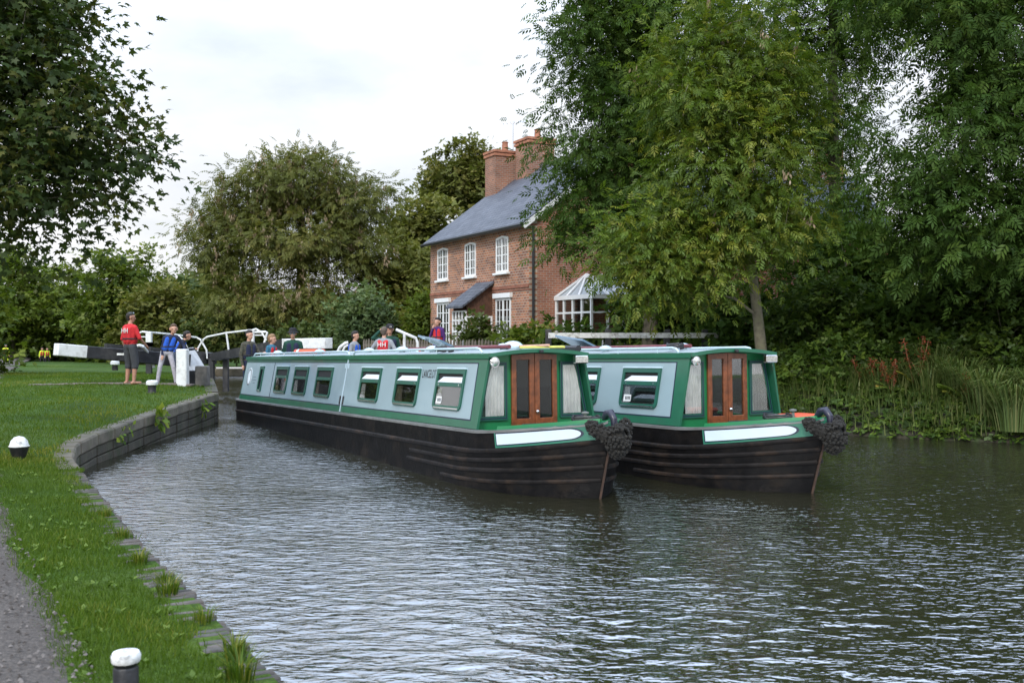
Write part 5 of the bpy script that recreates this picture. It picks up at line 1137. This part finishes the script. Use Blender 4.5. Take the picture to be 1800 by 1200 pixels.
# far wood closing the horizon
P = []
for _ in range(15000):
    a = rnd.uniform(-.75, .8); d = rnd.uniform(82, 110); hmax = 5.0 + 1.6 * math.sin(a * 17) + 1.2 * math.sin(a * 41 + 1); P.append((math.sin(a) * d, math.cos(a) * d, .2 + hmax * rnd.random() ** .8))
P = np.array(P); n = len(P); rv = np.clip(.5 + .3 * np.sin(P[:, 0] * .5) + .3 * RNG.standard_normal(n), 0, 1)
tag(scatter_mesh('far_wood', P, RNG.standard_normal((n, 3)), RNG.standard_normal((n, 3)) + np.array([0, 0, 1.0]), .9, TRI_T[0], TRI_T[1], LM['oak'], rndv=rv), 'distant green wood closing the view behind the lock', 'wood', kind='stuff')

# ------------------------------------------------------------------ people
def caps_mesh(pieces):
    m_ = MB()
    for (a, b, ra, rb) in pieces:
        a, b = Vector(a), Vector(b); d = b - a
        if d.length < 1e-5: d = Vector((0, 0, 1e-4))
        u = d.normalized(); pts, rs = [], []
        for k in range(1, 6): t = k / 6 * PI / 2; pts.append(a - u * ra * math.cos(t)); rs.append(ra * math.sin(t))
        pts += [a, b]; rs += [ra, rb]
        for k in range(5, 0, -1): t = k / 6 * PI / 2; pts.append(b + u * rb * math.cos(t)); rs.append(rb * math.sin(t))
        m_.tube(pts, rs, 12)
    return m_.mesh('blob')
def blob(name, pieces, voxel, mats, parent, regions=None, smooth_it=4):
    """one continuous skin over tapered capsules; faces take the material of the nearest capsule's region"""
    me = caps_mesh([p[:4] for p in pieces]); o = bpy.data.objects.new('blob_tmp', me); COL.objects.link(o)
    r_ = o.modifiers.new('r', 'REMESH'); r_.mode = 'VOXEL'; r_.voxel_size = voxel
    s_ = o.modifiers.new('s', 'SMOOTH'); s_.iterations = smooth_it; s_.factor = .4
    dg = bpy.context.evaluated_depsgraph_get(); m2 = bpy.data.meshes.new_from_object(o.evaluated_get(dg)); bpy.data.objects.remove(o); bpy.data.meshes.remove(me)
    m2.materials.clear(); m2.name = name
    ob = link(name, m2, mats, parent); n = len(m2.polygons); m2.polygons.foreach_set('use_smooth', [True] * n)
    if regions:
        c = np.empty(n * 3); m2.polygons.foreach_get('center', c); c = c.reshape(-1, 3); best = np.full(n, 1e9); idx = np.zeros(n, int)
        for p, rg in zip(pieces, regions):
            a, b = np.array(p[0], float), np.array(p[1], float); ab = b - a; t = np.clip(((c - a) @ ab) / max(1e-9, ab @ ab), 0, 1)
            d = np.linalg.norm(c - a - t[:, None] * ab, axis=1) - (p[2] + (p[3] - p[2]) * t); k = d < best; best[k] = d[k]; idx[k] = rg
        m2.polygons.foreach_set('material_index', idx.astype(np.int32))
    return ob
SKIN = mat('skin', (.50, .27, .18), .55, .12, 12); SKIN2 = mat('skin_tan', (.40, .20, .13), .55, .12, 12)
def cloth(name, c): return mat('cloth_' + name, c, .9, .18, 14, bump=.25, bscale=30)
ARMS = {'down': ((-.03, .06, -.28), (.06, .07, -.52)), 'bent': ((-.02, .07, -.27), (.22, .02, -.30)), 'forward': ((.12, .06, -.24), (.36, .0, -.22)), 'face': ((.10, .08, -.25), (.17, -.08, .02)), 'wide': ((-.05, .16, -.23), (.12, .22, -.38)), 'hip': ((-.06, .16, -.22), (.08, .03, -.36)), 'head': ((.05, .26, .03), (.06, .08, .22)), 'rest': ((.05, .10, -.26), (.25, .06, -.42))}
def person(label, loc, facing, h, top, bottom, hair, armL='down', armR='down', skin=None, sleeves=1, shorts=False, jacket=None, hat=None, lean=0.0, stance=.10, step=0.0, kid=False, logo=None, sleeve_col=None, hair_long=False, shades=False, voxel=.016, turn=0.0, collar=None, group=None, shoe=None, side_lean=0.0, barefoot=False):
    skin = skin or SKIN; s = h / 1.78; root = empty('person', loc, (0, 0, R(facing)), label, 'person', group); root.scale = (s, s, s)
    hs = 1.18 if kid else 1.0
    def L(x, y, z):       # lean the upper body about the pelvis
        if z > .95: x, z = x + (z - .95) * math.sin(lean), .95 + (z - .95) * math.cos(lean); y = y + (z - .95) * math.sin(side_lean)
        return Vector((x, y, z))
    pc, rg = [], []       # regions: 0 skin, 1 top, 2 bottom, 3 shoe, 4 sleeve
    def add(a, b, ra, rb, r): pc.append((a, b, ra, rb)); rg.append(r)
    add(L(0, -.08, .96), L(0, .08, .96), .105, .105, 2)
    for y in (-.075, .075): add(L(0, y, 1.04), L(.0, y * 1.35, 1.38), .105, .105, 1)
    add(L(-.01, -.13, 1.42), L(-.01, .13, 1.42), .075, .075, 1); add(L(0, 0, 1.05), L(0, 0, 1.40), .115, .12, 1)
    add(L(-.01, 0, 1.44), L(.012, 0, 1.57), .058, .052, 0)
    hc = L(.025, 0, 1.655); T = Matrix.Rotation(turn, 3, 'Z')
    def Hd(x, y, z): return hc + T @ Vector((x, y, z)) * hs
    add(Hd(-.012, 0, .035), Hd(.0, 0, .035), .088 * hs, .086 * hs, 0); add(Hd(.025, 0, -.06), Hd(.02, 0, .02), .058 * hs, .078 * hs, 0)
    add(Hd(.09, 0, -.005), Hd(.104, 0, -.028), .012 * hs, .016 * hs, 0)                          # nose
    add(Hd(.072, -.022, -.066), Hd(.072, .022, -.066), .014 * hs, .014 * hs, 0)                   # mouth
    for sg in (-1, 1): add(Hd(-.005, sg * .088, -.02), Hd(-.008, sg * .09, .02), .016 * hs, .02 * hs, 0)   # ears
    for sg, ft in ((1, step), (-1, -step)):
        hip = Vector((0, sg * .095, .93)); foot = Vector((ft, sg * (.095 + stance), .075)); knee = (hip + foot) / 2 + Vector((.05, sg * .01, .02))
        add(hip, knee, .092 if not shorts else .105, .066 if not shorts else .092, 2)
        if shorts: add(knee, knee.lerp(foot, .18), .09, .085, 2); add(knee.lerp(foot, .1), knee.lerp(foot, .35), .058, .062, 0); add(knee.lerp(foot, .35), foot, .060, .038, 0)
        else: add(knee, foot, .068, .055, 2)
        toe = foot + Vector((.17, sg * .03, -.035)); add(foot + Vector((-.05, 0, -.035)), toe, .04, .034, 0 if barefoot else 3)
    for sg, arm in ((1, armL), (-1, armR)):
        e, w = ARMS[arm]; sh = L(-.005, sg * .185, 1.41); el = sh + Vector((e[0], sg * e[1], e[2])); wr = sh + Vector((w[0], sg * w[1], w[2])); sl = 4 if sleeve_col else 1
        add(sh, el, .062, .05, sl)
        if sleeves >= 1: add(el, wr, .048, .036, sl)
        elif sleeves > 0: add(el.lerp(sh, .3), el, .052, .05, sl); add(el, wr, .040, .028, 0)
        d = (wr - el).normalized(); sd_ = d.cross(Vector((0, 0, 1)) if abs(d.z) < .8 else Vector((1, 0, 0))).normalized(); pal = wr + d * .075
        add(wr, pal, .028, .032, 0)
        up = sd_.cross(d)
        for j, (o_, l_) in enumerate(((-.030, .062), (-.010, .074), (.010, .070), (.030, .055))):
            k = pal + sd_ * o_ + d * .012; k2 = k + d * l_ * .55 + up * .006; add(k, k2, .0105, .010, 0); add(k2, k2 + d * l_ * .42 - up * .018, .010, .009, 0)
        add(wr + d * .03 - sd_ * .03, wr + d * .07 - sd_ * .062, .013, .011, 0)
    mats = [skin, top, bottom, shoe or cloth('shoe_dark', (.03, .028, .03)), sleeve_col or top]
    body = blob('body', pc, voxel, mats, root, rg)
    # hair
    hp = [(Hd(-.028, 0, .055), Hd(-.012, 0, .066), .093 * hs, .088 * hs), (Hd(-.05, 0, -.02), Hd(-.045, 0, .04), .066 * hs, .085 * hs), (Hd(.03, -.02, .098), Hd(.03, .02, .098), .045 * hs, .045 * hs)]
    if hair_long: hp.append((Hd(-.07, 0, 0), Hd(-.085, 0, -.14), .06, .03))
    if hat != 'full': blob('hair', hp, .014, hair, root)
    m_ = MB()
    for sg in (-1, 1): m_.ell(Hd(.083, sg * .034, .012), (.008 * hs, .014 * hs, .008 * hs), 8, 6)
    m_.build('eyes', mat('eye_dark', (.03, .02, .018), .3), root, smooth=True)
    if shades:
        m_ = MB(); dz, dx_ = (.012, .09) if shades == 'on' else (.115, .055)
        for sg in (-1, 1): m_.ell(Hd(dx_, sg * .036, dz), (.012, .034, .022), 10, 6)
        m_.tube([Hd(dx_, -.03, dz + .005), Hd(dx_, .03, dz + .005)], .006, 6)
        for sg in (-1, 1): m_.tube([Hd(dx_ - .01, sg * .066, dz + .005), Hd(dx_ - .1, sg * .092, dz)], .005, 5)
        m_.build('sunglasses', mat('shade_lens', (.25, .30, .33) if shades != 'on' else (.015, .015, .018), .12), root, smooth=True)
    if hat:
        hm = mat('hat_black', (.015, .015, .018), .9, .3, 10); c = Hd(-.012, 0, .07); m_ = MB()
        if hat == 'cap':
            m_.lathe([(.100 * hs, -.02), (.102 * hs, .02), (.085 * hs, .065), (.04 * hs, .088), (.004, .092)], c, 18); m_.add([Hd(.06, -.075, .055), Hd(.06, .075, .055), Hd(.165, .055, .04), Hd(.185, 0, .04), Hd(.165, -.055, .04)], [(0, 1, 2, 3, 4)])
        else: m_.lathe([(.165, -.035), (.17, -.028), (.11, -.012), (.103, .03), (.09, .085), (.04, .1), (.004, .095)], c, 20)
        ho = m_.build('hat', hm, root, smooth=True)
        if hat == 'cap': m_ = MB(); m_.box(Hd(.086, 0, .085), (.006, .06, .018)); m_.build('cap_badge', WHT, ho)
    if jacket is not None:
        jp = [(L(-.06, -.06, 1.08), L(-.075, -.07, 1.36), .085, .085), (L(-.06, .06, 1.08), L(-.075, .07, 1.36), .085, .085), (L(.055, -.075, 1.08), L(.05, -.085, 1.36), .088, .082), (L(.055, .075, 1.08), L(.05, .085, 1.36), .088, .082),
              (L(.03, -.10, 1.38), L(-.06, -.10, 1.40), .062, .062), (L(.03, .10, 1.38), L(-.06, .10, 1.40), .062, .062), (L(0, -.12, 1.09), L(0, .12, 1.09), .085, .085)]
        j_ = blob('life_jacket', jp, .016, jacket, root)
        m_ = MB(); m_.grid([[L(.165 * math.cos(a) * .98, .225 * math.sin(a), z) for a in np.linspace(0, 2 * PI, 25)] for z in (1.12, 1.155)]); m_.build('belt', BLK, j_)
        if logo:
            me = text_mesh(logo, .17, .002, 1.0); o = link('logo', me, WHT, j_); p = L(-.170, 0, 1.33); o.matrix_local = Matrix.Translation(p) @ Euler((R(90), 0, R(-90))).to_matrix().to_4x4()
    return root
C_RED = cloth('red', (.50, .02, .025)); C_GREY = cloth('grey', (.24, .25, .26)); C_CHAR = cloth('charcoal', (.045, .047, .052)); C_LG = cloth('light_grey', (.42, .40, .44)); C_NAVY = cloth('navy', (.015, .02, .05)); C_BLK = cloth('black', (.016, .016, .02)); C_BLUE = cloth('blue', (.02, .10, .50))
C_GRN = cloth('dark_green', (.010, .055, .035)); C_CAMO = mat('cloth_camo', (.05, .05, .035), .9, .5, 18, dirt=(.16, .12, .07), dirt_amt=.8, dirt_scale=22); C_PURP = cloth('purple', (.06, .018, .12)); C_HIVIS = cloth('hivis', (.62, .75, .04)); C_BEIGE = cloth('beige', (.45, .38, .30)); C_TEAL = cloth('teal', (.03, .13, .2)); C_WHT = cloth('white', (.6, .6, .62))
H_DK = mat('hair_dark', (.018, .013, .010), .7, .3, 30, bump=.5); H_BR = mat('hair_brown', (.09, .05, .025), .7, .3, 30, bump=.5); H_SD = mat('hair_sandy', (.24, .14, .065), .7, .3, 30, bump=.5); H_GR = mat('hair_cropped', (.10, .075, .055), .8, .3, 40)
def gpos(px, d): p = at(px, 590, d); return (p.x, p.y, left_h(p.x, p.y))
person('man in red top and dark shorts standing on the grass by the balance beam', gpos(229, 25.3), 60, 1.82, C_RED, C_CHAR, H_DK, 'down', 'rest', SKIN2, .4, True, jacket=C_RED, shades='up', logo='HH', turn=-.7, stance=.03, voxel=.011, barefoot=True)
person('boy in blue life vest and pale grey trousers pushing back on the beam', gpos(293, 25.6), -75, 1.52, C_NAVY, C_LG, H_BR, 'wide', 'down', kid=True, jacket=C_BLUE, lean=.12, side_lean=.30, stance=.17, voxel=.013, turn=.2)
person('child in black jacket and blue vest bending behind the grey trousered boy', gpos(309, 26.2), 20, 1.42, C_BLK, cloth('patterned', (.05, .07, .11)), H_DK, 'forward', 'forward', kid=True, jacket=C_BLUE, lean=.5, stance=.10)
for (px, py, d, lab, hz) in ((10, 643, 60, 'distant walker in yellow high visibility vest with teal cap on the path', True), (74, 643, 63, 'far child in yellow vest walking in front of another', True), (83, 643, 64, 'far child in yellow vest walking just behind another', True), (333, 618, 62, 'far figure in yellow vest glimpsed through the gate rails', True)):
    p = at(px, 590, d); person(lab, (p.x, p.y, CH - (py - HY) / F * d - (0 if px > 300 else 0)), -70 + px * .2, 1.15 if px > 20 else 1.3, C_HIVIS, C_HIVIS if px < 20 else C_BLK, cloth('cap_teal', (.02, .14, .16)) if px < 20 else H_DK, kid=True, jacket=C_RED, voxel=.022)
def bpos(k, x, y, z): return on_boat(k, (x, y, z))
person('boy with dark hair and camouflage sleeves standing at the nearer boat stern', bpos(0, -.02, -.62, .48), -35, 1.70, C_CAMO, C_NAVY, H_DK, 'forward', 'down', jacket=C_NAVY, kid=False, turn=.1, shoe=C_BLK)
person('small sandy haired boy in red life vest at the nearer boat stern', bpos(0, .0, -.05, .56), -20, 1.50, C_TEAL, C_NAVY, H_SD, 'bent', 'bent', kid=True, jacket=C_RED, turn=.2)
person('man in black brimmed hat, sunglasses and green jumper steering the nearer boat', bpos(0, -.15, .55, .48), -85, 1.74, C_GRN, C_NAVY, H_DK, 'bent', 'bent', jacket=C_NAVY, hat='brim', shades='on')
person('dark haired boy in blue life vest at the farther boat stern', bpos(1, .0, -.85, .50), -15, 1.66, C_GREY, C_NAVY, H_DK, 'bent', 'bent', kid=False, jacket=C_BLUE)
person('man seen from behind in red vest and grey shirt on the farther boat', bpos(1, .25, -.15, .50), 75, 1.76, C_GREY, C_NAVY, H_GR, 'wide', 'wide', jacket=C_RED, logo='HH', sleeve_col=C_GREY, sleeves=.5)
person('man in black cap and green jacket raising a hand to his head', bpos(1, -.35, .25, .50), -70, 1.84, C_GRN, C_NAVY, H_DK, 'bent', 'head', jacket=C_NAVY, hat='cap')
p = at(770, 590, 28.6); person('girl in purple padded coat and red vest standing on the lock side', (p.x, p.y, 1.08), -120, 1.46, C_PURP, C_PURP, H_DK, 'down', 'face', kid=True, jacket=C_RED, hair_long=True)
# low growth hanging over the muddy edge of the right bank
for i, (px, d, n_, h_, lab) in enumerate(((1500, 21.9, 160, .7, 'short grass clump on the mud beside the farther bow'), (1545, 21.3, 170, .75, 'grass clump among the small reddish docks'), (1635, 20.8, 220, .9, 'grass clump behind the tall red seeded dock'), (1690, 20.5, 240, 1.0, 'sedge clump behind the big leaved dock'), (1460, 22.3, 130, .6, 'grass clump in the shadow of the trailing bramble'))):
    sedge(px, d, n_, h_, lab)
for i, (px, py, d, rx, rz, lab) in enumerate(((1490, 690, 21.9, .7, .35, 'low bramble on the mud between boat bow and docks'), (1560, 700, 21.6, .7, .3, 'low leafy growth around the reddish docks'), (1640, 700, 21.2, .7, .3, 'low leafy growth under the tall dock'), (1500, 620, 23, 1.0, .5, 'bramble mound above the small reddish dock'), (1700, 620, 22, 1.1, .5, 'leafy mound above the sedge'), (1850, 640, 20.5, 1.0, .6, 'leafy mound at the outermost sedge'))):
    gz = .35; b = ground_at(px, d, gz); c = at(px, py, d); h = max(.15, c.z - gz)
    plant('shrub', lab, 'shrub', b, [(0, 0, -.2), (.03, 0, h * .4), (.05, 0, h * .8)], [(0, 0, h, rx, .6, rz), (0, -.1, h * .5, rx, .6, max(.2, h * .5))], int(60 * rx), 44, .12, .2, TRI_T, 'bram', BARK, .03, seed=220 + i, part='foliage')

# ground cover on the steep face of the right bank
P, U, NN, sz, P2, U2, N2, S2 = [], [], [], [], [], [], [], []
for _ in range(15000):
    k = rnd.uniform(0, 1); seg_ = rnd.choice(((9.7, 18.9, 6.8, 20.5), (6.8, 20.5, 4.2, 22.4), (18, 14.6, 9.7, 18.9), (9.7, 18.9, 6.8, 20.5))); x = seg_[0] + (seg_[2] - seg_[0]) * k; y = seg_[1] + (seg_[3] - seg_[1]) * k
    t = rnd.uniform(.02, 2.2) ** 1.0; cl = .5 + .5 * math.sin(x * 2.3 + 1.1 * math.sin(t * 3 + x))
    if rnd.random() > .35 + .65 * cl: continue
    q = (x + RN.x * t, y + RN.y * t, right_h(t, 0, 0.0) + rnd.random() ** 2 * .22)
    if rnd.random() < .62: P.append(q); U.append((rnd.gauss(-.3, .6), rnd.gauss(-.7, .5), rnd.gauss(-.2, .5))); NN.append((rnd.gauss(-.2, .4), rnd.gauss(-.5, .4), 1)); sz.append(rnd.uniform(.07, .15))
    else: a_ = rnd.gauss(-1.9, .9); P2.append(q); U2.append((math.cos(a_), math.sin(a_), 0)); l_ = rnd.uniform(.5, 1.5); N2.append((math.cos(a_) * l_, math.sin(a_) * l_, 1)); S2.append(rnd.uniform(.25, .6))
tag(scatter_mesh('bank_growth', P, U, NN, sz, TRI_T[0], TRI_T[1], LM['bram']), 'mixed leafy ground cover on the steep muddy canal bank', 'ground cover', kind='stuff')
tag(scatter_mesh('bank_grass', P2, U2, N2, S2, [(0, -.02, 0), (0, .02, 0), (.12, .02, .5), (.12, -.02, .5), (.6, 0, .75)], BLADE_T, SEDGE), 'long grass blades hanging over the canal bank', 'grass', kind='stuff')
